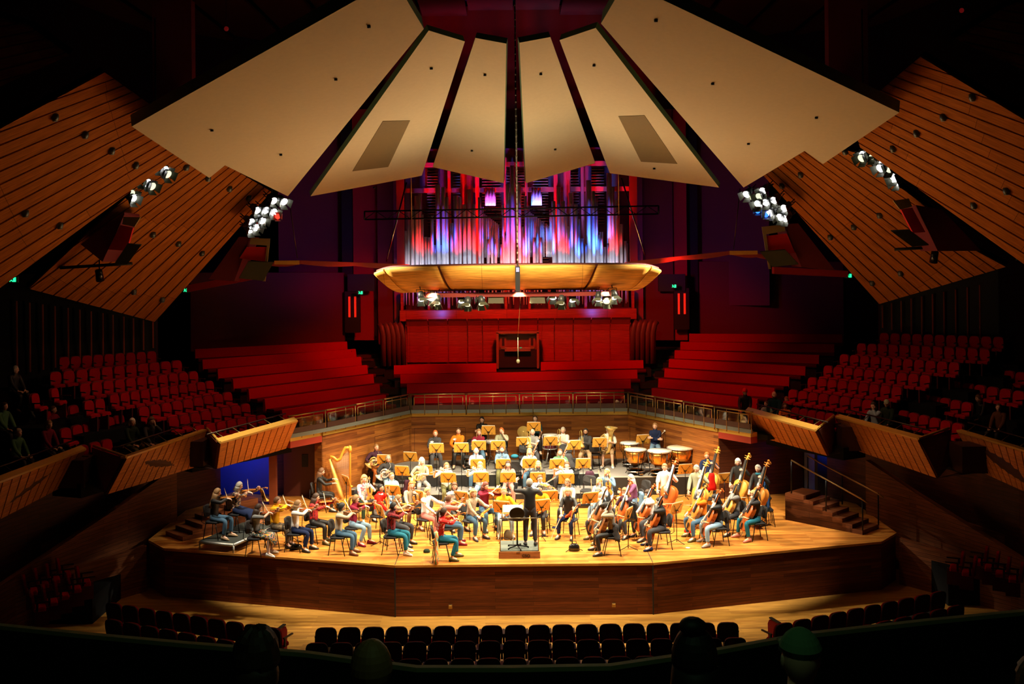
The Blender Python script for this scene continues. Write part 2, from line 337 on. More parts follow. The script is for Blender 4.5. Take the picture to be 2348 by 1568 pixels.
for s in (-1, 1):     # red underside beam and brass strip under the gallery ends
    p = [(s*6.27, 33.1), (s*7.05, 32.05)]
    b = MB(); P = Vector((*p[0], 0)); Q = Vector((*p[1], 0)); d = (Q-P).normalized(); nn = Vector((-d.y, d.x, 0))*(.3*s)
    b.slab([(*p[0], 3.22), (*p[1], 3.22), (*p[1], 3.42), (*p[0], 3.42)], nn); g = MB(); g.slab([(*p[0], 3.42), (*p[1], 3.42), (*p[1], 3.55), (*p[0], 3.55)], nn)
    struct('trim_3', b, mat('red beam', (.35, .03, .012), .5)); struct('trim_4', g, GOLD)
    # dark curving wall under the gallery and the ramp wall
    wall('wall_' + ('left' if s < 0 else 'right'), [(s*9.8, 33.6), (s*11.3, 31.2), (s*13.0, 27), (s*14.2, 22), (s*14.5, 14)][::-s], -.1, 3.4, M_DKW)
    b = MB(); q = [(s*10.2, 31.0, 2.9), (s*11.0, 29.2, 2.3), (s*12.4, 25.5, 1.35), (s*12.9, 20.0, .9)]
    for a, c in zip(q[:-1], q[1:]): b.hexa([(a[0], a[1], 0), (c[0], c[1], 0), (c[0]+s*.15, c[1], 0), (a[0]+s*.15, a[1], 0), a, c, (c[0]+s*.15, c[1], c[2]), (a[0]+s*.15, a[1], a[2])])
    struct('wall_' + ('left' if s < 0 else 'right'), b, wood('ramp boards', (.26, .085, .03), (.18, .055, .02), 3, .1, .5))
    for k, (a, c, z) in enumerate((((10.35, 28.6), (13.4, 24.6), 1.25), ((11.7, 29.0), (14.2, 25.0), 1.75))):
        b = MB(); d = (Vector(c)-Vector(a)).normalized(); m = Vector((d.y, -d.x))*.12
        b.hexa([(s*(a[0]), a[1], 0), (s*c[0], c[1], 0), (s*(c[0]+m.x), c[1]+m.y, 0), (s*(a[0]+m.x), a[1]+m.y, 0), (s*a[0], a[1], z), (s*c[0], c[1], z-.3), (s*(c[0]+m.x), c[1]+m.y, z-.3), (s*(a[0]+m.x), a[1]+m.y, z)])
        struct('wall_' + ('left' if s < 0 else 'right'), b, MATS['ramp boards'])
    # side steps off the platform
    d = Vector((-.69, .72)); wv = Vector((-.72, -.69)); b = MB(); P0 = Vector((10.0, 29.35))
    for k in range(7):
        a = P0+d*.3*k; L = 2.4-.3*k; e = a+d*L; z = 1.42+.11*k
        pts = [(a.x, a.y), (e.x, e.y), (e.x+wv.x*.95, e.y+wv.y*.95), (a.x+wv.x*.95, a.y+wv.y*.95)]
        pts = [(s*x, y) for x, y in pts]
        if s < 0: pts = pts[::-1]
        b.prism(pts, 1.28, z, 0)
    o = b.obj('platform_steps', wood('step boards %d' % s, (.20, .06, .02), (.14, .04, .012), 2, .2, .45)); tag(o, 'timber steps climbing from the %s end of the platform' % ('left' if s < 0 else 'right'), 'steps')
    # handrails
    for off, lab in ((0.02, 'outer'), (.93, 'inner')):
        A = P0+wv*off; B = A+d*2.2; b = MB()
        f = lambda P, z: (s*P.x, P.y, z)
        b.tube([f(A-d*.15, 2.2), f(A, 2.27), f(B, 3.05)], .024, 8)
        g = [f(A, 1.4), f(A, 2.3)], [f((A+B)/2, 1.8), f((A+B)/2, 2.66)], [f(B, 2.1), f(B, 3.05)]
        if s > 0:
            o = b.obj('handrail', RAIL); tag(o, 'bronze handrail on the %s side of the %s platform steps' % (lab, 'left' if s < 0 else 'right'), 'handrail')
            for h in g: MB().tube(h, .02, 6).obj('post', BLKM, o)
# ------------------------------------------------------------------ gallery balustrades
def slats(pa, pb, pc, pd, n, th, gap=.10, m=0, b=None, nrm=None):
    """slats across quad pa-pb (top) / pd-pc (bottom)"""
    pa, pb, pc, pd = map(Vector, (pa, pb, pc, pd)); b = b or MB()
    nn = nrm if nrm else (pb-pa).cross(pd-pa).normalized()*th
    for i in range(n):
        t0 = (i+gap/2)/n; t1 = (i+1-gap/2)/n
        b.slab([pa.lerp(pb, t0), pa.lerp(pb, t1), pd.lerp(pc, t1), pd.lerp(pc, t0)], nn, m)
    return b
PB = {-1: [((683, 967), (505, 1018), (497, 1075), (657, 1028)), ((475, 988), (290, 1052), (247, 1133), (445, 1072)), ((198, 1032), (-40, 1124), (-60, 1222), (152, 1112))],
      1: [((1708, 945), (1870, 990), (1897, 1045), (1735, 1000)), ((1915, 958), (2105, 1010), (2148, 1096), (1955, 1030)), ((2193, 990), (2400, 1052), (2400, 1150), (2252, 1083))]}
PW = {}
for s in (-1, 1):
    side = 'left' if s < 0 else 'right'
    ends = []
    for k, (a, bb, c, d) in enumerate(PB[s]):
        A, B = onz(*a, 4.1), onz(*bb, 4.1); C, D = onz(*c, 3.2), onz(*d, 3.2)
        o = thing('balustrade_panel', ['slatted timber gallery front nearest the platform', 'slatted timber gallery front in the middle', 'dim slatted timber gallery front cut by the picture edge'][k]+' on the '+side+' side', 'balustrade')
        nrm = (B-A).cross(D-A).normalized(); 
        if nrm.y < 0: nrm = -nrm      # away from the hall
        off = nrm*.06
        slats(A, B, C, D, [11, 12, 12][k], .06, .13, nrm=off).obj('slat_face', M_SLAT, o)
        MB().slab([A+off*1.2, B+off*1.2, C+off*1.2, D+off*1.2], nrm*.05).obj('backing', mat('backing board', (.06, .015, .006), .7), o)
        cap = MB(); up = Vector((0, 0, .05)); cap.hexa([A, B, B+nrm*.16, A+nrm*.16, A+up, B+up, B+nrm*.16+up, A+nrm*.16+up] if s > 0 else [B, A, A+nrm*.16, B+nrm*.16, B+up, A+up, A+nrm*.16+up, B+nrm*.16+up])
        cap.obj('top_rail', mat('gold timber cap', (.66, .36, .06), .4), o)
        ends.append((A, B, C, D))
    PW[s] = ends
    for k in range(2):      # returns between the panels
        A, B, C, D = ends[k]; A2 = ends[k+1][0]; D2 = ends[k+1][3]
        mid = B.lerp(A2, .8); mid.y += .6; mid.x += s*.25
        b = MB(); dn = Vector((0, 0, -.95)); wdt = Vector((0, .1, 0))
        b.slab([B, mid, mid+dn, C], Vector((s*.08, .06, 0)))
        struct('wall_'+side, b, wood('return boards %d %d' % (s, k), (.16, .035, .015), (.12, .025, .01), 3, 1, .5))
        g = MB(); g.tube([B+Vector((0, 0, .05)), mid+Vector((0, 0, .05))], .035, 6); o = g.obj('top_rail', MATS['gold timber cap']); tag(o, 'timber cap on the %s return of the %s gallery front' % (['first', 'second'][k], side), 'rail')
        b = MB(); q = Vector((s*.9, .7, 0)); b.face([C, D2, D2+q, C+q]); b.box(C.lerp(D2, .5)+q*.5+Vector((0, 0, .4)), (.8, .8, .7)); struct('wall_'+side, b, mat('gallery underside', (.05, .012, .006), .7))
    # dark handrail set back behind the panels
    for k, (A, B, C, D) in enumerate(ends):
        h = Vector((s*.42, .22, .22)); b = MB(); b.tube([A+h, B+h], .022, 6)
        o = b.obj('gallery_rail', mat('dark bronze', (.06, .035, .02), .4, .6)); tag(o, 'dark rail above the %s gallery front on the %s' % (['inner', 'middle', 'outer'][k], side), 'rail')
        n = 5
        for i in range(n):
            t = (i+.5)/n; P = A.lerp(B, t); MB().tube([P+Vector((s*.05, .05, .03)), P+h], .012, 5).obj('bracket', RAIL, o)
# ------------------------------------------------------------------ gallery deck, choir rail with glass
b = MB(); deck = [(-7.6, 32.2), (-6.3, 33.3), (-3.75, 37.1), (3.8, 37.1), (6.3, 33.3), (7.6, 32.2), (12, 35), (5, 42), (-5, 42), (-12, 35)]
b.prism(deck, 3.3, 3.45, 0); b.box((0, 42.55, 4.45), (10.4, 3.6, .3)); struct('floor', b, DARK)
def rail_seg(P, Q, n, label, zt=4.22):
    P = Vector((*P, 0)); Q = Vector((*Q, 0)); L = (Q-P).length; d = (Q-P)/L; o = thing('glass_balustrade', label, 'railing')
    V = lambda t, z, y=0: Vector((P.x+d.x*t-d.y*y, P.y+d.y*t+d.x*y, z))
    MB().tube([V(-.05, zt), V(L+.05, zt)], .025, 8).obj('handrail', RAIL, o)
    b = MB(); b.hexa([V(.05, 3.68), V(L-.05, 3.68), V(L-.05, 3.68, .04), V(.05, 3.68, .04), V(.05, 3.84), V(L-.05, 3.84), V(L-.05, 3.84, .04), V(.05, 3.84, .04)])
    b.obj('lower_rail', mat('brown rail board', (.07, .03, .02), .5), o)
    g = MB(); 
    for a, c in ((V(.12, 3.84), V(.12, 4.12)), (V(.12, 4.12), V(L-.12, 4.12)), (V(L-.12, 4.12), V(L-.12, 3.84))): g.tube([a, c], .014, 6)
    g.obj('frame', mat('brass frame', (.55, .36, .12), .35, .7), o)
    for i in range(n+1): MB().tube([V(L*(i+.02)/(n+.04), 3.5), V(L*(i+.02)/(n+.04), zt)], .013, 6).obj('post', RAIL, o)
    MB().slab([V(.14, 3.84, .02), V(L-.14, 3.84, .02), V(L-.14, 4.11, .02), V(.14, 4.11, .02)], Vector((-d.y, d.x, 0))*.01).obj('glass_pane', GLASS, o)
    MB().slab([V(0, 3.55, .01), V(L, 3.55, .01), V(L, 3.67, .01), V(0, 3.67, .01)], Vector((-d.y, d.x, 0))*.03).obj('kick_board', mat('grey green kick board', (.16, .19, .17), .7), o)
GLASS = bpy.data.materials.new('tinted glass'); t_, N_, L_, b_ = nt(GLASS)
b_.inputs['Base Color'].default_value = (.9, .92, .9, 1); b_.inputs['Roughness'].default_value = .02; b_.inputs['Transmission Weight'].default_value = 1; b_.inputs['IOR'].default_value = 1.5
cc = [-3.8, -1.85, .02, 1.9, 3.83]
for i in range(4): rail_seg((cc[i], 36.75), (cc[i+1], 36.75), 4, 'brass framed glass rail above the back wall, %s section' % ['far left', 'centre left', 'centre right', 'far right'][i])
for s in (-1, 1):
    pts = [Vector((s*3.85, 36.75)), Vector((s*6.15, 33.1)), Vector((s*7.6, 31.2))]
    for i, (a, c) in enumerate(((0, 1/3), (1/3, 2/3), (2/3, 1))):
        rail_seg(pts[0].lerp(pts[1], a), pts[0].lerp(pts[1], c), 3, 'brass framed glass rail on the %s slant of the back wall, %s section' % ('left' if s < 0 else 'right', ['upper', 'middle', 'lower'][i]))
    rail_seg(pts[1], pts[1].lerp(pts[2], .62), 3, 'last brass framed glass rail before the %s gallery front' % ('left' if s < 0 else 'right'))
# ------------------------------------------------------------------ red benches
BL = {'left': [((447, 801), (796, 783)), ((464, 825), (816, 800)), ((499, 846), (828, 818)), ((534, 869), (842, 837)), ((570, 892), (856, 858)), ((607, 915), (870, 881)), ((647, 940), (885, 905))],
      'right': [((1580, 765), (1931, 767)), ((1560, 783.5), (1913, 789)), ((1547, 803), (1878, 814)), ((1534, 823), (1847, 840)), ((1524, 845), (1810, 864)), ((1510, 868), (1776, 890)), ((1495, 890), (1737, 915))],
      'centre': [((903, 838), (1138, 833)), ((1240, 830), (1475, 826)), ((918, 859), (1461, 848)), ((933, 881), (1446, 870)), ((950, 904), (1431, 893))]}
def bench(a, c, z, label):
    A, B = onz(*a, z), onz(*c, z); d = (B-A).normalized(); back = Vector((-d.y, d.x, 0))
    if back.y < 0: back = -back
    L = (B-A).length; P = lambda t, o, zz: A+d*t+back*o+Vector((0, 0, zz))
    o = thing('choir_bench', label, 'bench', (0, 0, 0), 0, 'red choir benches'); zf = -.80
    R = [[P(t, .0, 0), P(t, .10, .0), P(t, .10, -.42), P(t, -.06, -.42)] for t in (0, L)]
    b = MB(); b.rings([[p for p in r] for r in R], 0, True, False); b.obj('backrest', REDB, o)
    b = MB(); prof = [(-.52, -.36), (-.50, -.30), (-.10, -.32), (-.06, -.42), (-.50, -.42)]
    b.rings([[P(t, y, z_) for y, z_ in prof] for t in (0, L)], 0, True, False); b.obj('seat', RED_SHADE, o)
    b = MB(); b.rings([[P(t, y, z_) for y, z_ in ((-.4, -.42), (-.05, -.42), (-.05, zf), (-.4, zf))] for t in (0.03, L-.03)], 0, True, False); b.obj('base', BLACK, o)
    f = MB(); f.hexa([P(-.6, -.7, zf-.22), P(L+.9, -.7, zf-.22), P(L+.9, .12, zf-.22), P(-.6, .12, zf-.22), P(-.6, -.7, zf), P(L+.9, -.7, zf), P(L+.9, .12, zf), P(-.6, .12, zf)])
    struct('floor', f, DARK); return A, B, d, back, L
for blk, rows in BL.items():
    for i, (a, c) in enumerate(rows):
        if blk == 'centre':
            k = [3, 3, 2, 1, 0][i]; lab = ['short red bench left of the organ console', 'short red bench right of the organ console', 'red bench just below the organ console', 'second red bench from the front, centre block', 'front red bench of the centre block, above the back wall'][i]
        else: k = 6-i; lab = 'long red bench, %s from the bottom in the %s block' % (['bottom row', 'second', 'third', 'fourth', 'fifth', 'sixth', 'top row, seventh'][k], blk)
        A, B, d, back, L = bench(a, c, 4.1+(.28 if blk == 'right' else .27)*k, lab)
        # aisle treads between the blocks
        if blk != 'centre':
            b = MB(); P = B if blk == 'left' else A; dd = d if blk == 'left' else -d
            for h in (0, 1):
                p0 = P+dd*.15-back*(.1-.35*h)+Vector((0, 0, -.80+.135*h-.06))
                e = dd*1.25; q = back*.38; u = Vector((0, 0, .12))
                pts = [p0, p0+e, p0+e+q, p0+q] if blk == 'left' else [p0+e, p0, p0+q, p0+e+q]
                b.hexa(pts+[x+u for x in pts])
            o = b.obj('aisle_step', mat('dull green step', (.075, .085, .045), .9)); tag(o, 'green carpeted aisle steps at the end of the %s bench row, %s block' % (['bottom', 'second', 'third', 'fourth', 'fifth', 'sixth', 'top'][k], blk), 'steps')
# ------------------------------------------------------------------ theatre seats
def seat_meshes(col_b, shell, tag_):
    fab = mat('seat fabric '+tag_, col_b, .9); sh = mat('seat shell '+tag_, shell, .7)
    W = .43
    def back(y0, th, grow):
        b = MB(); n = 10; prof = []
        hw = W/2-.012+grow
        for i in range(n+1):
            a = math.pi*i/n; prof.append((hw*math.copysign(abs(math.cos(a))**.45, math.cos(a)), .62+.22*abs(math.sin(a))**.6+grow))
        prof += [(-hw*.9, .40), (hw*.9, .40)]
        R = [[Vector((x, y0+(z-.4)*-.12+y, z)) for x, z in prof] for y in (0, th)]
        b.rings(R, 0, True, False); return b
    B = back(-.20, .055, -.008).mesh('backrest', fab); S = back(-.235, .035, .006).mesh('shell', sh)
    c = MB(); c.rings([[Vector((x*(W/2-.015), y, z)) for x, z in ((-1, .38), (1, .38), (1, .45), (.85, .475), (-.85, .475), (-1, .45))] for y in (-.18, -.08, .04, .07)], 0, True, False)
    for i in range(len(c.v)):
        if c.v[i][1] > .06: c.v[i] = (c.v[i][0]*.93, c.v[i][1], .38+(c.v[i][2]-.38)*.7)
    C = c.mesh('seat_cushion', fab)
    leg = MB().box((0, -.02, .2), (.05, .32, .40)).mesh('leg', sh)
    arm = MB().box((0, 0, .60), (.035, .32, .03)).box((0, -.12, .5), (.03, .05, .2)).mesh('armrest', mat('dark armrest', (.03, .012, .008), .4))
    return [('backrest', B), ('shell', S), ('seat_cushion', C), ('leg', leg), ('armrest', arm)]
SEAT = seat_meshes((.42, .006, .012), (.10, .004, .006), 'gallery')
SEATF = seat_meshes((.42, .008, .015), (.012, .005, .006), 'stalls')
def seat_at(P, rz, spec, label, group, W=.44, arms=True):
    o = bpy.data.objects.new('theatre_seat', None); COL.objects.link(o); o.location = P; o.rotation_euler = (0, 0, rz); tag(o, label, 'seat', group)
    for nme, me in spec:
        if nme == 'armrest':
            for x in (-W/2, W/2): mk('armrest', me, o, Matrix.Translation((x, 0, 0)))
        else: mk(nme, me, o)
    return o
def seat_row(a, c, n, ztop, lab, group, spec=SEAT, flip=1, step=True, skip=(), dirn=None):
    A, B = onz(*a, ztop), onz(*c, ztop); d = (B-A).normalized(); fw = Vector((d.y, -d.x, 0))
    if fw.dot(Vector((0, 28, 0))-A)*1.0 < 0: fw = -fw
    rz = math.atan2(-fw.x, fw.y); sc = (B-A).length/max(n-1, 1)
    base = Vector((0, 0, -.84))+fw*.26
    for i in range(n):
        if i in skip: continue
        P = A.lerp(B, i/max(n-1, 1))+base
        o = seat_at(P, rz, spec, lab % (ORD[i] if i < n-1 else 'last'), group)
        o.scale = (min(1.12, max(.78, sc/.455)), 1, 1)
    if step:
        f = MB(); L = (B-A).length
        P = lambda t, q, z: A+d*t+fw*q+Vector((0, 0, z))
        pts = [(-.7, .62), (L+.7, .62), (L+.7, -.3), (-.7, -.3)]
        v0 = [P(t, q, -1.2) for t, q in pts]; v1 = [P(t, q, -.84) for t, q in pts]
        if (v1[1]-v1[0]).cross(v1[2]-v1[1]).z < 0: v0.reverse(); v1.reverse()
        f.hexa(v0+v1); struct('floor', f, mat('black carpet', (.012, .012, .012), .95))
    return A, B, fw
LR = [((597, 951), (455, 974), 7), ((560, 925), (394, 956), 8), ((519, 899), (326, 932), 9), ((478, 873), (259, 903), 11), ((441, 851), (192, 878), 11), ((403, 826), (125, 852), 11), ((346, 805), (146, 818), 9)]
RR = [((1826, 934), (1925, 950), 6), ((1821, 893), (1992, 916), 8), ((1865, 865), (2059, 886), 9), ((1901, 838), (2124, 859), 10), ((1938, 812), (2190, 830), 11), ((1977, 787), (2259, 800), 12), ((2029, 763), (2290, 772), 11)]
for nm, rows in (('left', LR), ('right', RR)):
    for k, (a, c, n) in enumerate(rows):
        r = ['front', 'second', 'third', 'fourth', 'fifth', 'sixth', 'topmost'][k]
        seat_row(a, c, n, 4.2+(.3 if nm == 'left' else .34)*k, '%%s red seat from the aisle, %s row of the %s gallery block' % (r, nm), 'red seats in the %s row, %s gallery block' % (r, nm))
L2 = [((241, 1007), (186, 1020), 3), ((270, 951), (146, 981), 6), ((165, 929), (110, 942), 3), ((225, 914), (200, 918), 2), ((120, 890), (75, 902), 2)]
R2 = [((2075, 941), (2200, 970), 6), ((2101, 899), (2221, 922), 6), ((2169, 870), (2340, 896), 7), ((2237, 839), (2345, 853), 5), ((2309, 810), (2345, 814), 2)]
for nm, rows in (('left', L2), ('right', R2)):
    for k, (a, c, n) in enumerate(rows):
        r = ['front', 'second', 'third', 'fourth', 'fifth'][k]
        seat_row(a, c, n, 4.2+(.3 if nm == 'left' else .34)*k, '%%s red seat from the aisle, %s row of the outer %s gallery block' % (r, nm), 'red seats in the %s row, outer %s block' % (r, nm))
# stalls seats, seen from behind
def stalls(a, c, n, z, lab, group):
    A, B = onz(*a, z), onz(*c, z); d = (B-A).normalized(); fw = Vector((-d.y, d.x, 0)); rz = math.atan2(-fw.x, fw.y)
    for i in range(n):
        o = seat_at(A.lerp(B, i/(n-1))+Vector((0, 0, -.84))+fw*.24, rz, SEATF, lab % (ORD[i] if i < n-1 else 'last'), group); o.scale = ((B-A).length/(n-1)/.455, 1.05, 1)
stalls((748, 1438), (1668, 1426), 18, .85, '%s seat from the left in the centre stalls front row, dark back', 'stalls seats, centre front row')
stalls((727, 1473), (1685, 1461), 18, .85, '%s seat from the left in the centre stalls second row, dark back', 'stalls seats, centre second row')
stalls((760, 1512), (1600, 1502), 15, .85, '%s seat from the left in the centre stalls third row, dark back', 'stalls seats, centre third row')
stalls((262, 1382), (625, 1438), 10, .85, '%s seat from the left in the left stalls front row, red edged back', 'stalls seats, left front row')
stalls((262, 1420), (565, 1474), 8, .85, '%s seat from the left in the left stalls second row, red edged back', 'stalls seats, left second row')
stalls((1795, 1428), (2150, 1356), 10, .85, '%s seat from the aisle in the right stalls front row, red edged back', 'stalls seats, right front row')
stalls((1850, 1462), (2190, 1388), 9, .85, '%s seat from the aisle in the right stalls second row, red edged back', 'stalls seats, right second row')
for s, p, rz in ((-1, (641, 1440), -.25), (1, (1780, 1424), .3)):
    q = onz(*p, .7); b = MB(); b.rings([[Vector((x, y, z)) for y, z in ((-.3, .02), (.3, .02), (.32, .55), (.25, .66), (-.15, .7), (-.28, .75))] for x in (-.03, .03)], 0, True, False)
    b.box((s*-.032, .05, .3), (.004, .07, .09), m=1); b.box((0, .05, .7), (.07, .4, .03), m=2)
    o = b.obj('row_end_panel', [RED, PAPER, BLACK]); o.location = (q.x, q.y, 0); o.rotation_euler = (0, 0, rz); tag(o, 'red end panel with a small white row marker, %s stalls' % ('left' if s < 0 else 'right'), 'panel')
# dim side stalls
for s, pts in ((-1, [(78, 1315), (104, 1300), (130, 1290), (155, 1278), (97, 1350), (124, 1338), (150, 1325), (178, 1310), (200, 1296)]), (1, [(2185, 1262), (2213, 1272), (2240, 1250), (2265, 1262), (2290, 1275), (2320, 1286)])):
    for i, p in enumerate(pts):
        q = onz(*p, 1.5 if s < 0 else 1.7); seat_at(q+Vector((0, 0, -.84)), s*1.1, SEAT, 'dim red seat in the dark %s side stalls, %s of its cluster' % ('left' if s < 0 else 'right', ORD[i]), 'dim red side stalls seats')
    b = MB(); c = onz(130, 1320, .6) if s < 0 else onz(2250, 1265, .8); b.box((c.x+s*.5, c.y, .3 if s < 0 else .4), (4.5, 4.0, .72 if s < 0 else .92)); struct('floor', b, MATS['black carpet'])
# ------------------------------------------------------------------ viewing gallery parapet in the foreground
pp_ = [(-140, 1420), (200, 1455), (430, 1476), (700, 1497), (955, 1531), (1180, 1531), (1400, 1527), (1650, 1490), (1850, 1454), (2140, 1422), (2450, 1392)]
PZ = 6.26; P3 = [onz(*p, PZ) for p in pp_]
b = MB(); g = MB(); h = MB()
for a, c in zip(P3[:-1], P3[1:]):
    dn = Vector((0, 0, -.9)); f = Vector((0, .05, 0)); d2 = Vector((0, 0, -.03))
    b.hexa([a+dn, c+dn, c+f+dn, a+f+dn, a+d2, c+d2, c+f+d2, a+f+d2]); g.hexa([a+d2, c+d2, c+f+d2, a+f+d2, a, c, c+f, a+f])
    h.hexa([a+Vector((0, -.35, -.9)), c+Vector((0, -.35, -.9)), c+dn, a+dn, a+Vector((0, -.35, -.55)), c+Vector((0, -.35, -.55)), c+Vector((0, 0, -.5)), a+Vector((0, 0, -.5))])
struct('wall_front', b, mat('near black paint', (.006, .008, .006), .8)); struct('trim_5', g, mat('pale green capping', (.5, .5, .24), .6)); struct('trim_6', h, mat('green carpet ledge', (.015, .05, .03), .95))
b = MB()
for i in range(4): b.box((0, 5.2-i*1.2, 4.9+i*.45), (14, 1.2, .3))
struct('floor', b, MATS['black carpet'])
# ================================================================== UPPER HALL
def plane(p1, p2, p3):      # each (px, py, Y)
    a, b_, c = (at(*p) for p in (p1, p2, p3)); n = (b_-a).cross(c-a).normalized(); return a, n
O = Vector((CAMX, 0, CAMZ))
def onp(px, py, pl):
    u, d = ray(px, py); r = Vector((u, 1, -d)); t = (pl[0]-O).dot(pl[1])/r.dot(pl[1]); return O+r*t
# shell behind everything
def strip(nm, a, c, top, bot, m, Y0, Y1):       # wall strip between two pixel columns at given depths
    A0, B0 = at(a, bot, Y0), at(c, bot, Y1); A1, B1 = at(a, top, Y0), at(c, top, Y1); B0.x, B1.x, A1.x = B0.x, B0.x, A0.x
    A1.y = A0.y; b = MB(); b.slab([A0, B0, Vector((B0.x, B0.y, B1.z)), A1], Vector((0, .3, 0))); return struct(nm, b, m)
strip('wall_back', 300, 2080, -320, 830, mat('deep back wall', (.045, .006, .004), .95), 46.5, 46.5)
for s in (-1, 1):
    nmw = 'wall_left' if s < 0 else 'wall_right'
    wall(nmw, [(s*17, 5), (s*17, 32), (s*15.5, 37), (s*14.5, 42), (s*11, 46)][::-s], 0, 20, mat('black outer wall', (.012, .006, .006), .9))
for px0, px1, t, bt, mm, y0, y1 in ((438, 790, 625, 806, 'screen', 39.6, 43.3), (1583, 1935, 600, 788, 'screen', 44.2, 43.0),
        (640, 786, 250, 700, 'plum', 43.0, 44.6), (1600, 1765, 250, 700, 'plum', 44.6, 43.0), (786, 812, 250, 780, 'blk', 44, 44), (812, 868, 250, 780, 'red', 43.9, 43.9),
        (868, 905, 250, 790, 'dk', 43.2, 43.2), (905, 926, 330, 790, 'plum2', 42.9, 42.9), (1452, 1476, 330, 780, 'plum2', 42.9, 42.9), (1476, 1545, 250, 780, 'dk', 43.4, 43.4), (1547, 1577, 250, 780, 'red', 43.6, 43.6), (1577, 1602, 250, 780, 'blk', 44, 44)):
    m = {'screen': mat('maroon screen wall', (.13, .018, .016), .75), 'plum': PURP, 'blk': BLACK, 'red': mat('red wall', (.38, .012, .014), .7), 'dk': mat('dark maroon wall', (.14, .012, .016), .7), 'plum2': mat('pink wall', (.30, .05, .10), .6)}[mm]
    strip('wall_back', px0, px1, t, bt, m, y0, y1)
# ceiling boards above
b = MB()
for i in range(16):
    x0 = -16+2*i; b.box((x0+1, 33, 20.0-abs(x0+1)*.12), (1.94, 30, .12))
b.box((0, 33, 20.3), (34, 30, .1), m=1); struct('ceiling', b, [M_TROOM, BLACK])
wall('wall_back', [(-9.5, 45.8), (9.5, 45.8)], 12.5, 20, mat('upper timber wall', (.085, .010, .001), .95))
for px, s in ((392, -1), (1957, 1)):      # tall red fins at the sides of the ceiling
    A = at(px-48, 150, 33); b = MB(); b.box((A.x+.6, 33.5, 15.6), (1.25, .4, 3.4)); struct('wall_'+('left' if s < 0 else 'right'), b, DKRED)
# ------------------------------------------------------------------ white fan reflectors
def fan(px, pl3, label, th=.16):
    pl = plane(*pl3); P = [onp(*p, pl) for p in px]; n = pl[1]*(1 if pl[1].z > 0 else -1)
    b = MB(); b.face(P[::-1]); Q = [p+n*th for p in P]; b.face(Q, 1)
    for i in range(len(P)): b.quad(P[i], P[(i+1) % len(P)], Q[(i+1) % len(P)], Q[i], 1)
    o = b.obj('acoustic_reflector', [CREAM, GREENE]); bpy.context.view_layer.update()
    tag(o, label, 'reflector'); return o, pl, n
EDG = mat('pale edge', (.34, .36, .22), .7)
FN = [fan([(302, 290), (480, 408), (516, 379), (660, 450), (972, 66), (930, -4), (900, -70), (824, -4)], ((302, 290, 25), (930, -4, 21.5), (660, 450, 32)), 'largest cream reflector panel with notched lower edge, on the left', .3),
      fan([(712, 450), (967, 403), (1066, 95), (983, 70)], ((712, 450, 33), (967, 403, 34.5), (1025, 80, 25)), 'cream reflector with a dark parallelogram patch, left of centre'),
      fan([(992, 383), (1155, 420), (1161, 100), (1090, 87)], ((992, 383, 35), (1155, 420, 35), (1125, 93, 26)), 'narrow cream reflector just left of the centre cable'),
      fan([(1206, 420), (1365, 374), (1262, 85), (1191, 98)], ((1206, 420, 35), (1365, 374, 35), (1226, 92, 26)), 'narrow cream reflector just right of the centre cable'),
      fan([(1398, 397), (1649, 430), (1366, 64), (1283, 92)], ((1649, 430, 33), (1398, 397, 34.5), (1325, 78, 25)), 'cream reflector with a dark parallelogram patch, right of centre'),
      fan([(1705, 430), (1845, 346), (1887, 376), (2062, 258), (1512, -4), (1440, -70), (1412, -4), (1378, 54)], ((2062, 258, 25), (1415, -4, 21.5), (1705, 430, 32)), 'largest cream reflector panel with notched lower edge, on the right', .3)]
for (o, pl, n), pts, dots in zip(FN, [None, [(878, 277), (940, 276), (890, 382), (808, 392)], None, None, [(1418, 266), (1478, 264), (1553, 375), (1470, 370)], None],
        [[(846, 59), (486, 297), (644, 353), (770, 180)], [(989, 155), (858, 428)], [(1112, 170), (1082, 344)], [(1240, 168), (1273, 341)], [(1362, 148), (1500, 385)], [(1504, 45), (1872, 268), (1716, 328), (1634, 190)]]):
    if pts:
        P = [onp(*p, pl)-n*.012 for p in pts]; MB().slab(P, n*.011).obj('mesh_patch', mat('brown mesh', (.20, .14, .055), .8), o)
    for q in dots:
        c = onp(*q, pl); MB().lathe([(.0001, -.05), (.04, -.05), (.04, 0), (.0001, .0)], c, 8).obj('fixing_bolt', BLKM, o)
for k, px in ((1, None),): pass
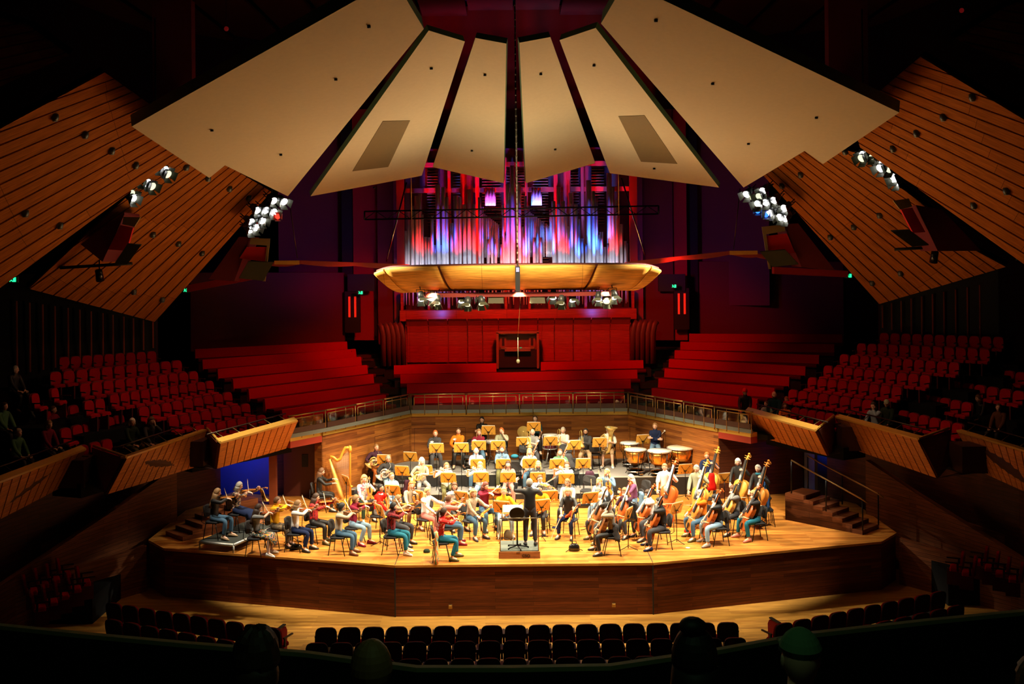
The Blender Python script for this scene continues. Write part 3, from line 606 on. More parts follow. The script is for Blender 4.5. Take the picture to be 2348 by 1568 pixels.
# step in the big panels (fold line)
# ------------------------------------------------------------------ timber soffits
VPX = (1180, -140)
def soffit(poly, pl3, a0, a1, n, label, side, dots=()):
    pl = plane(*pl3); nn = pl[1]*(1 if pl[1].z > 0 else -1); o = thing('timber_soffit', label, 'soffit')
    b = MB()
    for i in range(n):
        t0, t1 = i/n+.06/n, (i+1)/n-.06/n
        A = (a0[0]+(a1[0]-a0[0])*t0, a0[1]+(a1[1]-a0[1])*t0); B = (a0[0]+(a1[0]-a0[0])*t1, a0[1]+(a1[1]-a0[1])*t1)
        p = clip(poly, VPX, A, 1); p = clip(p, VPX, B, -1) if p else p
        if len(p) < 3: p = clip(poly, VPX, A, -1); p = clip(p, VPX, B, 1) if p else p
        if len(p) < 3: continue
        P = [onp(*q, pl) for q in p]; i0 = max(range(len(P)), key=lambda j: (P[j]-P[(j+1) % len(P)]).length); P = P[i0:]+P[:i0]
        b.slab(P, nn*.07)
    b.obj('slat_face', M_SOFF, o)
    P = [onp(*q, pl)+nn*.075 for q in poly]; MB().slab(P, nn*.15).obj('backing', mat('soffit backing', (.02, .006, .003), .95), o)
    dn = -nn
    for j, q in enumerate(dots):
        c = onp(*q, pl)-Vector((0, 0, .0)); r = .085 if pl3[0][2] < 30 else .09; L = MB()
        L.lathe([(.0001, -.10), (r*.7, -.10), (r, -.03), (r, .06), (.0001, .06)], c, 12); L2_ = MB(); L2_.lathe([(.0001, -.108), (r*.65, -.108), (r*.65, -.10), (.0001, -.10)], c, 12)
        q_ = L.obj('ceiling_downlight', mat('dull nickel', (.12, .14, .13), .4, .6)); tag(q_, 'small round downlight %s along the %s' % (ORD[j], label.replace('timber ', '')[:60]), 'light', 'downlights in the timber soffits')
        L2_.obj('lens', mat('unlit lens', (.35, .45, .45), .2), q_)
soffit([(355, 738), (622, 440), (516, 376), (470, 330), (385, 362), (175, 560), (66, 662)], ((355, 735, 34), (620, 440, 33), (75, 662, 30)), (355, 739), (66, 560), 15, 'lower left timber soffit above the gallery seats', 'left',
       [(427, 383), (477, 408), (526, 432), (570, 453), (350, 537), (409, 558), (463, 580), (307, 668), (372, 686)])
soffit([(-60, 705), (398, 367), (430, 330), (400, 270), (345, 240), (240, 166), (-60, 328)], ((0, 660, 26.5), (400, 365, 28), (240, 166, 24.5)), (-60, 706), (-60, 262), 14, 'upper left timber soffit behind the big cream reflector', 'left',
       [(126, 268), (195, 308), (256, 345), (311, 378), (58, 488), (137, 516)])
soffit([(-60, 30), (60, 62), (152, 130), (-60, 226)], ((-60, 60, 17), (152, 130, 17), (-60, 226, 18)), (-60, 228), (-60, 20), 8, 'topmost left timber soffit at the picture corner', 'left')
soffit([(2016, 697), (1750, 402), (1845, 342), (1890, 330), (1960, 350), (2115, 468), (2210, 560), (2306, 612)], ((2016, 697, 34), (1750, 402, 33), (2306, 612, 30)), (2016, 699), (2306, 562), 14, 'lower right timber soffit above the gallery seats', 'right',
       [(1938, 347), (1836, 400), (1793, 425), (2017, 493), (1958, 520), (1904, 543), (2065, 626), (2000, 648)])
soffit([(2410, 650), (1972, 338), (1960, 300), (2010, 215), (2110, 130), (2410, 312)], ((2348, 592, 26.5), (1972, 338, 28), (2110, 130, 24.5)), (2410, 651), (2410, 212), 14, 'upper right timber soffit behind the big cream reflector', 'right',
       [(2230, 222), (2163, 268), (2102, 305), (2048, 340), (2308, 437), (2233, 470)])
soffit([(2410, -20), (2310, 20), (2196, 92), (2410, 190)], ((2410, 0, 17), (2196, 92, 17), (2410, 190, 18)), (2410, 192), (2410, -10), 8, 'topmost right timber soffit at the picture corner', 'right')
# thin bronze edged fins behind the gallery seats
for s, xs in ((-1, [37, 67, 97, 125, 155, 182, 208, 235, 258, 283, 305, 328, 350]), (1, [2024, 2045, 2067, 2090, 2114, 2139, 2165, 2192, 2219, 2247, 2276, 2305, 2337])):
    a = 'left' if s < 0 else 'right'
    for i, x in enumerate(xs):
        t = i/12
        yt = (690+48*t) if s < 0 else (700-62*t); yb = (858-60*t) if s < 0 else (752+58*t); Y = 33.4+1.7*t if s < 0 else 37.0-2.2*t
        A, B = at(x, yt, Y), at(x, yb, Y); b = MB(); b.box((A.x, Y+.03, (A.z+B.z)/2), (.032, .05, A.z-B.z))
        o = b.obj('wall_fin', mat('rust fin edge', (.5, .10, .03), .6)); tag(o, 'thin rust vertical fin behind the %s gallery seats, %s from the left' % (a, ORD[i]), 'fin', 'vertical fins, %s gallery wall' % a)
    x0, x1 = (at(-10, 700, 33.3), at(357, 700, 35.3)) if s < 0 else (at(2018, 700, 37.2), at(2380, 700, 34.4))
    b = MB(); b.slab([(x0.x, x0.y, 5), (x1.x, x1.y, 5), (x1.x, x1.y, 8.6), (x0.x, x0.y, 8.6)], Vector((0, .2, 0))); struct('wall_'+a, b, BLACK)
# ------------------------------------------------------------------ organ
OY = 42.6
org = thing('pipe_organ', 'tall pipe organ with silver pipes lit red and blue, in a red case', 'organ', (0, OY, 4.6))
def X(px, Y=OY): return at(px, 650, Y).x
def Z(py, Y=OY): return CAMZ-(py-CY)*Y/F
def loc(o): o.location = -Vector((0, OY, 4.6)); return o
b = MB()
prof = [(41.9, 829), (41.9, 790), (41.85, 760), (41.75, 745), (41.5, 733), (41.3, 728)]
pans = [932, 982, 1027, 1071, 1105, 1142, 1232, 1270, 1313, 1353, 1398, 1443]
for a, c in zip(pans[:-1], pans[1:]):
    x0, x1 = X(a+1, 41.9), X(c-1, 41.9)
    for (y0, z0), (y1, z1) in zip(prof[:-1], prof[1:]): b.quad((x0, y0, Z(z0, 41.9)), (x1, y0, Z(z0, 41.9)), (x1, y1, Z(z1, 41.9)), (x0, y1, Z(z1, 41.9)))
b.box((X(1187), 42.4, Z(780)), (X(1443)-X(932), .8, 2.1)); loc(b.obj('front_panelling', M_CASE, org))
b = MB(); b.box((X(1187), 42.1, Z(719)), (X(1452)-X(922), 1.0, .42))
for x in (925, 986, 1031, 1074, 1113, 1160, 1213, 1258, 1300, 1340, 1391, 1447): b.box((X(x), 42.1, Z(690)), (.10, .3, .95))
loc(b.obj('lower_frame', M_CASE, org))
b = MB(); b.box((X(1187), 44.6, Z(540)), (X(1455)-X(920), .2, 7.5)); loc(b.obj('back_board', mat('organ back board', (.16, .02, .025), .7), org))
b = MB()
for x, wd, y0 in ((921, .3, 42.4), (1096, .16, 42.9), (1160, .1, 42.9), (1209, .1, 42.9), (1277, .16, 42.9), (1304, .3, 43.2), (1070, .5, 43.4), (1452, .3, 42.4), (1030, .12, 43.3), (1340, .12, 43.3)):
    b.box((X(x), y0, (Z(360)+Z(608))/2), (wd, .25, Z(360)-Z(608)))
for z in (372, 432): b.box((X(1187), 43.5, Z(z)), (X(1452)-X(921), .2, .18))
loc(b.obj('upright_post', mat('bright red timber', (.45, .02, .012), .5), org))
b = MB()
for j in range(46):
    z = Z(370)-j*.12
    for a, c in ((975, 1000), (1036, 1065), (1105, 1150), (1163, 1180), (1190, 1206), (1226, 1262), (1312, 1335), (1365, 1395)):
        if j < 22 or c-a > 30: b.box((X((a+c)/2), 44.2, z), ((c-a)*OY/F, .3, .03))
o = loc(b.obj('louvres', mat('louvre brown', (.28, .10, .04), .6), org)); o['kind'] = 'stuff'
P_ = [(925, 566, 6), (931, 527, 8), (937, 480, 8), (947, 470, 9), (957, 447, 10), (964, 441, 9), (976, 541, 8), (984, 542, 7), (992, 493, 8), (1005, 421, 11), (1018, 427, 10), (1026, 450, 8), (1027, 555, 7), (1037, 510, 8), (1047, 447, 11), (1056, 450, 7),
      (1066, 467, 9), (1077, 433, 10), (1088, 467, 9), (1101, 452, 7), (1107, 473, 6), (1120, 548, 7), (1129, 522, 8), (1137, 548, 7), (1166, 421, 9), (1177, 379, 11), (1193, 421, 9), (1207, 450, 6), (1213, 472, 6), (1226, 545, 7), (1233, 519, 8), (1241, 545, 7),
      (1271, 462, 9), (1283, 429, 10), (1293, 462, 9), (1312, 443, 11), (1322, 470, 9), (1327, 504, 8), (1336, 548, 7), (1353, 414, 12), (1362, 440, 9), (1370, 454, 8), (1380, 534, 8), (1389, 568, 6), (1400, 398, 12), (1408, 430, 9), (1415, 460, 8), (1427, 516, 8), (1436, 555, 7), (1440, 560, 5)]
rr = random.Random(3); allp = list(P_)
gaps = [(940, 975), (968, 1000), (1010, 1065), (1050, 1060), (1300, 1350), (1345, 1400), (1390, 1440), (1150, 1165), (1196, 1206), (1268, 1300)]
for a, c in gaps:
    x = a
    while x < c and len(allp) < 96:
        if min(abs(x-p[0]) for p in allp) > 4.5: allp.append((x, rr.choice([470, 490, 520, 540, 560]), 6))
        x += 5
SCL = OY/F
for px, ty, wd in allp:
    r = wd*SCL/2; z0, z1 = Z(612), Z(ty); foot = Z(700)+rr.random()*.1; yy = OY+rr.uniform(-.12, .25)
    b = MB(); b.lathe([(.02, foot), (r*.35, foot+.25), (r, z0-.25), (r, z1), (r*.9, z1), (r*.88, z1-.1), (.001, z1-.1)], (X(px), yy, 0), 12)
    mth = MB(); mth.box((X(px), yy-r-.002, z0-.05), (r*1.0, .01, .12)); p = loc(b.obj('pipe', PIPEM, org)); mo = mth.obj('mouth', BLACK, p)
b = MB()
for i in range(10):
    for c, z in ((1126, 440), (1233, 440)): b.lathe([(.025, Z(470)), (.03, Z(458)), (.03, Z(z-6*(i % 3)))], (X(c-11+2.4*i), 43.1, 0), 6)
for i in range(40):
    x = 1100+i*4 if i < 12 else 1205+(i-12)*4 if i < 24 else 1255+(i-24)*3
    b.lathe([(.02, Z(590)), (.03, Z(575)), (.03, Z(520-(i*37 % 40)))], (X(x), 43.2, 0), 6)
o = loc(b.obj('small_pipe_rank', PIPEM, org)); o['kind'] = 'stuff'
# curved side fins of the case
for s, xs in ((-1, [870, 882, 893, 904, 915]), (1, [1458, 1469, 1480, 1492, 1503])):
    for i, x in enumerate(xs):
        pr = [(0, 735), (-.25*0, 735), (.0, 742), (.0, 835)]; x0 = X(x, 41.5); b = MB()
        pts = [Vector((x0, 41.2, Z(738, 41.5))), Vector((x0+s*-.1, 41.15, Z(746, 41.5))), Vector((x0-s*.16, 41.2, Z(765, 41.5))), Vector((x0-s*.16, 41.3, Z(835, 41.5)))]
        b.tube(pts, [.06, .06, .06, .06], 6, flat=2.2); o = b.obj('curved_fin', mat('brown fin', (.13, .05, .03), .5)); tag(o, 'curved brown fin at the %s end of the organ panelling, %s from the left' % ('left' if s < 0 else 'right', ORD[i]), 'fin', 'curved fins beside the organ')
# organ console in its niche
cx = at(1187, 800, 41.0).x; c0 = Z(843, 41)
con = thing('organ_console', 'wooden organ console with doors folded back in the red panelling', 'organ console', (cx, 40.9, c0))
W2 = 46*41/F; H = Z(761, 41)-c0
b = MB(); b.box((-W2, 0, H/2), (.09, .5, H)); b.box((W2, 0, H/2), (.09, .5, H)); b.box((0, 0, H), (2*W2+.09, .5, .08)); b.obj('frame', mat('console oak', (.24, .09, .03), .45), con)
b = MB(); b.box((0, .25, H*.75), (2*W2, .06, H*.5)); b.box((0, .2, H*.25), (2*W2, .06, H*.5), m=1); b.obj('back', [mat('console walnut', (.20, .065, .022), .45), BLACK], con)
for s in (-1, 1):
    d_ = MB().box((s*W2*.72, .12, H*.72), (.24, .05, .42)).obj('door', MATS['console oak'], con)
    MB().box((s*W2*.72, .09, H*.72), (.10, .02, .3)).obj('grille', BLACK, d_)
    for z in (.95, .55): MB().box((s*W2*.72, .06, H*z), (.18, .03, .03)).obj('hinge', BRASS, con)
b = MB()
for k in range(3): b.box((0, .05-.07*k, H*.56-.05*k), (1.0, .14, .03), m=0)
b.obj('keyboard', mat('ivory keys', (.4, .36, .26), .4), con); MB().box((.12, -.1, H*.57), (.09, .02, .03)).obj('indicator_light', mat('green indicator', (.0, .8, .35), .4, 0, .4), con)
# screened niches beside the organ stairs with lit strips
for s, x0 in ((-1, 808), (1, 1563)):
    a = at(x0, 700, 43.0); b = MB(); b.box((a.x, 43.1, Z(712, 43)), (.62, .2, 1.7)); o = b.obj('stair_lobby', BLACK); tag(o, 'dark lobby opening beside the organ on the %s' % ('left' if s < 0 else 'right'), 'doorway')
    for q in (-.12, .12): MB().box((a.x+q, 42.97, Z(700, 43)), (.08, .04, .85)).obj('red_strip_light', mat('red strip glow', (1, .03, .01), .5, 0, .5), o)
# ------------------------------------------------------------------ hanging honey timber reflector with lamps under it
RY = 31.0
hr = thing('timber_reflector', 'long curved honey coloured timber reflector hanging before the organ', 'reflector', (0, 0, 0))
def RP(t, v, extra=0):
    e = abs(t); px = 1187+330*t*(1-.2*v)
    top = 611+3*e*e+12*max(0, (e-.85)/.15)**2; bot = 665+4*e*e
    bot = max(bot, top+1); a = v*math.pi/2
    y = top+(bot-top)*math.sin(a); Y = RY+1.0*(1-math.cos(a))+.9*e**3+extra
    return at(px, y-.0096*(px-1187), Y)
segs = [(-1, -.93), (-.925, -.56), (-.54, -.006-.012), (.012, .56-.02), (.56, .925), (.93, 1)]
for a, c in segs:
    b = MB(); N1 = 10; R = []
    for i in range(N1+1):
        t = a+(c-a)*i/N1; R.append([RP(t, j/10) for j in range(11)]+[RP(t, j/10)+Vector((0, .05, .05)) for j in range(10, -1, -1)])
    b.rings(R, 0, True, True); b.force = True; b.obj('shell_segment', M_REFL, hr)
b = MB(); R = []
for i in range(41):
    t = -.985+1.97*i/40; R.append([RP(t, j/6)+Vector((0, .07, .06)) for j in range(7)]+[RP(t, j/6)+Vector((0, .12, .1)) for j in range(6, -1, -1)])
b.rings(R, 0, True, True); b.obj('frame', mat('dark red frame', (.10, .012, .008), .6), hr)
a = at(1187, 640, 30.9); b = MB(); b.box((a.x, 30.9, a.z), (.14, .12, .75)); b.box((a.x, 30.83, a.z+.28), (.09, .02, .13), m=1); b.obj('cable_box', [BLACK, mat('blue label', (.25, .3, .8), .5)], hr)
b = MB(); q = at(1187, 675, 31.8); b.box((q.x, 31.9, q.z), (5.6, .5, .12)); b.obj('lamp_rail', mat('lamp rail red', (.2, .02, .012), .5), hr)
# lamps
def lamp_spec():
    h = MB(); h.lathe([(.001, .16), (.08, .15), (.10, .05), (.11, -.1), (.105, -.1), (.1, -.09)], (0, 0, 0), 14); H_ = h.mesh('housing', mat('lamp housing', (.05, .055, .05), .45, .4))
    l = MB(); l.lathe([(.001, -.112), (.100, -.112), (.100, -.10), (.001, -.10)], (0, 0, 0), 14); L1 = l.mesh('lens', mat('lit lens', (1, .97, 1), .3, 0, 9)); L0 = l.mesh('lens', mat('dim lens', (.8, .85, .6), .3, 0, 1.2))
    d = MB()
    for k in range(4):
        c, s_ = math.cos(k*math.pi/2), math.sin(k*math.pi/2)
        f = lambda x, y, z: Vector((c*x-s_*y, s_*x+c*y, z))
        d.slab([f(-.09, .105, -.1), f(.09, .105, -.1), f(.12, .17, -.24), f(-.12, .17, -.24)], f(0, .006, .003))
    D = d.mesh('barn_doors', mat('barn door grey', (.07, .075, .045), .45, .3))
    y = MB(); y.tube([(-.13, 0, 0), (-.13, 0, .24), (.13, 0, .24), (.13, 0, 0)], .012, 6).tube([(0, 0, .24), (0, 0, .42)], .014, 6); Yk = y.mesh('yoke', BLKM)
    return H_, L1, L0, D, Yk
H_, L1, L0, D_, Yk = lamp_spec()
RLENS = {}
def lamp(loc_, tgt, lit, label, group, sc=1, col=None):
    o = bpy.data.objects.new('stage_light', None); COL.objects.link(o); o.location = loc_; o.scale = (sc,)*3
    d = Vector(tgt)-Vector(loc_); o.rotation_euler = d.to_track_quat('-Z', 'Y').to_euler(); tag(o, label, 'stage light', group)
    mk('housing', H_, o); mk('barn_doors', D_, o); mk('yoke', Yk, o)
    if col:
        if col not in RLENS: l = MB(); l.lathe([(.001, -.112), (.100, -.112), (.100, -.10), (.001, -.10)], (0, 0, 0), 14); RLENS[col] = l.mesh('lens', mat('lens %s' % (col,), col, .3, 0, 4))
        mk('lens', RLENS[col], o)
    else: mk('lens', L1 if lit else L0, o)
SB = Vector((0, 30, 2))
for i, (px, lit) in enumerate([(966, 1), (990, 1), (1003, 0), (1058, 1), (1072, 0), (1104, 1), (1104, 0), (1268, 1), (1287, 0), (1312, 1), (1372, 1), (1391, 0), (1408, 1)]):
    y = [680, 679, 688, 684, 692, 676, 690, 676, 688, 682, 680, 686, 676][i]; p = at(px, y, 31.6+(i % 2)*.3)
    lamp(p, (p.x+(-.6 if i % 3 else .8), 29.0, 3.5), lit, 'stage light slung under the hanging timber reflector, %s from the left' % ORD[i], 'lights under the timber reflector')
for i, px in enumerate((1137, 1232)):
    p = at(px, 686, 31.8); b = MB(); b.hexa([(-.24, -.1, -.12), (.24, -.1, -.12), (.2, .14, -.14), (-.2, .14, -.14), (-.22, -.12, .10), (.22, -.12, .10), (.2, .14, .12), (-.2, .14, .12)])
    o = b.obj('loudspeaker', mat('speaker olive', (.09, .085, .05), .7)); o.location = p; tag(o, 'small dark loudspeaker under the timber reflector, %s of centre' % ('left' if i == 0 else 'right'), 'loudspeaker')
CL = {'left inner': (32.5, [(623, 456, 1), (647, 458, 1), (585, 478, 1), (605, 478, 1), (623, 482, 1), (571, 505, 1), (597, 502, 1), (570, 523, 1), (582, 518, 1)]), 'left outer': (29.5, [(357, 378, 1), (372, 385, 1), (379, 395, 0), (316, 409, 0), (332, 415, 1), (343, 423, 0), (295, 440, 0), (299, 451, 1)]),
      'right inner': (32.5, [(1716, 441, 1), (1754, 433, 1), (1745, 446, 0), (1779, 455, 1), (1742, 463, 1), (1760, 460, 1), (1770, 484, 1), (1803, 473, 1), (1793, 494, 1), (1804, 497, 1)]), 'right outer': (29.5, [(1981, 358, 0), (2000, 340, 1), (1985, 350, 1), (2003, 352, 0), (2024, 381, 1), (2030, 371, 1), (2043, 383, 0), (2055, 402, 1), (2060, 413, 1)])}
for nm, (Y, L) in CL.items():
    for i, (px, py, lit) in enumerate(L):
        p = at(px, py, Y); lamp(p, (0, 24 if 'outer' in nm else 26, 4.5), lit, 'stage light in the %s cluster, %s from the top' % (nm, ORD[i]), 'lights in the %s cluster' % nm, 1.15)
    a, c = at(L[0][0], L[0][1]-14, Y+.1), at(L[-1][0], L[-1][1]-10, Y+.1)
    o = MB().tube([a, c], .03, 6).obj('lighting_bar', BLKM); tag(o, 'black bar carrying the %s cluster of lights' % nm, 'lighting bar')
    o = MB().tube([a+Vector((0, .05, 0)), a+Vector((0, .05, 4))], .02, 6).obj('hanger', BLKM, o)
for px, py, c in ((636, 496, (1, .02, .01)), (597, 515, (1, .02, .01)), (1738, 483, (.02, .15, 1)), (1757, 492, (.02, .1, 1))):
    lamp(at(px, py, 32.6), (0, 10, 8), 1, '%s gelled stage light at the %s cluster, %s' % ('red' if c[0] > .5 else 'blue', 'left' if px < 1000 else 'right', 'upper' if py in (496, 483) else 'lower'), 'gelled lights', .8, c)
# ------------------------------------------------------------------ truss, cables, wing reflectors
A, B = at(836, 503, 36.3), at(1510, 490, 36.3); b = MB(); g = MB(); h = .28
for dy, dz in ((0, 0), (.28, 0), (0, h), (.28, h)): b.tube([A+Vector((0, dy, dz)), B+Vector((0, dy, dz))], .025, 6)
for i in range(27):
    P, Q = A.lerp(B, i/26), A.lerp(B, min(1, (i+1)/26)); g.tube([P+Vector((0, 0, h if i % 2 else 0)), Q+Vector((0, 0, 0 if i % 2 else h))], .014, 5)
b.tube([A, A+Vector((0, 0, h))], .03, 6); b.tube([B, B+Vector((0, 0, h))], .03, 6)
o = b.obj('lighting_truss', BLKM); tag(o, 'long horizontal black lighting truss crossing the organ pipes', 'truss'); g.obj('lattice', BLKM, o)
for nm, a, c, Y, r in (('left', (938, 120), (944, 503), 36.2, .018), ('right', (1416, 120), (1419, 492), 36.2, .018), ('centre', (1180, -20), (1187, 612), 31.0, .022), ('far left slack', (662, 452), (682, 592), 36, .016), ('far right slack', (1697, 432), (1682, 572), 36, .016), ('red lit slanting', (932, 418), (886, 600), 37.5, .03), ('blue lit slanting', (1425, 408), (1479, 586), 37.5, .03)):
    o = MB().tube([at(*a, Y), at(*c, Y)], r, 6).obj('suspension_cable', RAIL if r < .02 else STEEL if r > .025 else mat('grey cable', (.3, .28, .22), .5)); tag(o, '%s suspension cable hanging above the platform' % nm, 'cable')
    if nm == 'centre':
        k = MB()
        for i in range(40): k.ball(at(1180+7*i/40, -20+632*i/40, 30.95), (.03, .03, .045), 6)
        k.obj('chain', mat('grey cable'), o) if False else k.obj('chain', MATS['grey cable'], o)
for s, pts, gold in ((-1, [(552, 606), (690, 597), (935, 606)], (600, 690)), (1, [(1440, 600), (1676, 575), (1800, 588)], (1676, 1750))):
    P = [at(x, y, 35.5 if i < 2 or s > 0 else 36.5) for i, (x, y) in enumerate(pts)]; side = 'left' if s < 0 else 'right'
    o = thing('wing_reflector', 'thin scalloped red timber reflector hanging on the %s' % side, 'reflector')
    b = MB()
    for a, c in zip(P[:-1], P[1:]):
        n = 8; q = Vector((0, .9, -.02))
        for i in range(n):
            u, v = a.lerp(c, i/n), a.lerp(c, (i+1)/n); w0, w1 = abs(math.sin(i/n*math.pi*2))*.06, abs(math.sin((i+1)/n*math.pi*2))*.06
            dz0, dz1 = Vector((0, 0, -.12-w0)), Vector((0, 0, -.12-w1)); b.hexa([u+dz0, v+dz1, v+q+dz1*.6, u+q+dz0*.6, u, v, v+q, u+q])
    b.obj('board', mat('plum timber', (.40, .06, .05), .5), o)
    MB().slab([P[1]+Vector((-.05, -.012, -.14)), P[1]+Vector((.9*s, -.012, -.13)), P[1]+Vector((.9*s, -.012, .0)), P[1]+Vector((-.05, -.012, .0))], Vector((0, -.01, 0))).obj('lit_tip', mat('gold lit tip', (.8, .45, .08), .4), o)  # gold slab paints the light caught by the tip
# ------------------------------------------------------------------ control pods with red fronts
def pod(pts_body, pts_red, flap, cream_, Y, label):
    o = thing('side_box', label, 'box')
    P = [at(*p, Y) for p in pts_body]; MB().slab(P, Vector((0, 1.2, 0))).obj('dark_wing', DKRED, o)
    MB().slab([at(*p, Y-.05) for p in pts_red], Vector((0, .1, 0))).obj('red_front', mat('bright red cloth', (.75, .012, .012), .7), o)
    MB().slab([at(*p, Y-.25) for p in flap], Vector((0, .03, .03))).obj('flap', mat('olive flap', (.08, .085, .04), .8), o)
    MB().slab([at(*p, Y-.12) for p in cream_], Vector((0, .06, 0))).obj('edge_board', mat('ochre board', (.34, .25, .09), .6), o)
pod([(478, 640), (548, 543), (574, 543), (537, 645)], [(549, 592), (566, 566), (612, 566), (607, 600)], [(548, 638), (569, 600), (627, 602), (604, 644)], [(575, 546), (619, 547), (608, 645), (602, 645), (612, 563), (572, 560)], 34, 'red fronted side box with olive flap hanging on the left')
pod([(1797, 514), (1830, 512), (1915, 620), (1838, 612)], [(1757, 541), (1804, 535), (1823, 580), (1762, 580)], [(1743, 578), (1800, 573), (1831, 606), (1771, 612)], [(1747, 520), (1798, 514), (1801, 530), (1757, 537), (1768, 617), (1763, 617)], 34, 'red fronted side box with olive flap hanging on the right')
pod([(185, 560), (285, 487), (285, 492), (235, 600)], [(248, 572), (276, 516), (305, 522), (290, 575)], [(262, 606), (292, 560), (324, 562), (292, 606)], [(283, 497), (322, 498), (308, 520), (280, 514)], 29, 'dim red box under the upper left soffit')
pod([(2100, 470), (2160, 480), (2250, 575), (2150, 575)], [(2066, 480), (2092, 476), (2122, 532), (2094, 534)], [(2043, 530), (2085, 528), (2130, 562), (2092, 566)], [(2048, 460), (2084, 455), (2092, 474), (2064, 480)], 29, 'dim red box under the upper right soffit')
for s, a, c in ((-1, (428, 660), (575, 636)), (1, (1775, 618), (1945, 630))):
    o = MB().slab([at(a[0], a[1]-6, 34.6), at(c[0], c[1]-9, 34.6), at(c[0], c[1]+6, 34.6), at(a[0], a[1]+10, 34.6)], Vector((0, .3, 0))).obj('red_fascia', mat('fascia red', (.4, .01, .01), .7)); tag(o, 'red fascia strip under the %s side box' % ('left' if s < 0 else 'right'), 'fascia')
for s, c in ((-1, (228, 632)), (1, (2142, 590))):
    p = at(*c, 30); b = MB(); b.lathe([(.001, .2), (.1, .18), (.12, -.15), (.001, -.15)], (0, 0, 0), 12, M=Matrix.Rotation(.4, 3, 'X')); o = b.obj('moving_light', mat('gloss black', (.01, .01, .012), .15)); o.location = p; tag(o, 'black moving light hanging below the %s soffit' % ('left' if s < 0 else 'right'), 'stage light')
    MB().tube([(0, 0, .18), (0, 0, .45)], .02, 6).obj('yoke', BLKM, o); a, d = at(c[0]-90, c[1]-18, 30), at(c[0]+75, c[1]-28, 30); q = MB().tube([a, d], .05, 6).obj('lighting_bar', BLKM); tag(q, 'black bar below the %s soffit' % ('left' if s < 0 else 'right'), 'lighting bar')
# exit signs
for i, (px, py, Y) in enumerate(((28, 641, 28), (426, 665, 35), (826, 671, 42.4), (1545, 656, 42.4), (1946, 632, 35), (2344, 590, 28))):
    p = at(px, py, Y); b = MB(); b.box((0, .04, 0), (.28, .06, .16)); o = b.obj('exit_sign', mat('sign case', (.01, .05, .03), .5)); o.location = p
    tag(o, 'small green glowing exit sign, %s' % ['at the far left picture edge', 'beside the lower left soffit', 'left of the organ stairs', 'right of the organ stairs', 'beside the lower right soffit', 'at the far right picture edge'][i], 'exit sign')
    g = MB(); g.ball((-.05, 0, .045), .018, 6); g.tube([(-.05, 0, .02), (-.02, 0, -.02), (.02, 0, -.05)], .014, 5); g.tube([(-.03, 0, -.01), (-.07, 0, -.05)], .012, 5); g.tube([(-.045, 0, .02), (.0, 0, .02)], .01, 5); g.box((.06, 0, 0), (.07, .01, .12)); g.obj('running_figure', mat('exit green glow', (.02, 1, .35), .5, 0, 1.6), o)
for px, py in ((519, 66), (2205, 24)):
    p = at(px, py, 26); o = MB().ball((0, 0, 0), .06, 8).obj('warning_lamp', mat('dull red lamp', (.3, .01, .01), .4, 0, .25)); o.location = p; tag(o, 'tiny red lamp hanging near the %s of the ceiling' % ('left' if px < 1000 else 'right'), 'lamp'); MB().tube([(0, 0, .05), (0, 0, 1.2)], .008, 5).obj('cord', BLKM, o)
p = at(1188, 828, 33); o = MB().ball((0, 0, 0), (.06, .06, .07), 10).tube([(0, 0, .05), (0, 0, .75)], .015, 6).obj('hanging_microphone', mat('mic cream', (.22, .24, .14), .4)); o.location = p; tag(o, 'pale microphone hanging in front of the organ console', 'microphone')
MB().tube([(0, 0, .75), (.1, -.5, 2.2)], .006, 5).obj('cord', RAIL, o)
b = MB(); a = at(862, 648, 41.8)
for s, x in ((-1, 828), (1, 1540)):
    p = at(x, 648, 43); o = MB().box((0, 0, 0), (1.1, .15, .7)).obj('dark_panel', mat('bottle green panel', (.012, .03, .02), .7)); o.location = p; tag(o, 'dark green wall panel beside the %s organ stairs' % ('left' if s < 0 else 'right'), 'panel')
# ================================================================== PEOPLE
def ik(s, t, l1, l2, hint):
    s, t = Vector(s), Vector(t); d = t-s; L = d.length
    if L > (l1+l2)*.985: t = s+d*((l1+l2)*.985/L); d = t-s; L = d.length
    a = (l1*l1-l2*l2+L*L)/(2*L); h = math.sqrt(max(l1*l1-a*a, 0)); dn = d/L
    hv = Vector(hint); hv = (hv-dn*hv.dot(dn)).normalized(); return s+dn*a+hv*h, t
SKINC = {}
def skinm(k):
    cols = {'p': (.80, .47, .33), 'l': (.84, .54, .41), 't': (.55, .30, .18)}
    return mat('skin '+k, cols[k], .55)
HAIRC = {'blk': (.012, .009, .008), 'dkb': (.05, .022, .010), 'brn': (.14, .06, .022), 'lbr': (.30, .16, .06), 'bln': (.62, .42, .17), 'red': (.50, .13, .02), 'gry': (.42, .39, .34), 'wht': (.80, .78, .72), 'aub': (.16, .035, .02)}
def hairm(k): return mat('hair '+k, HAIRC[k], .6)
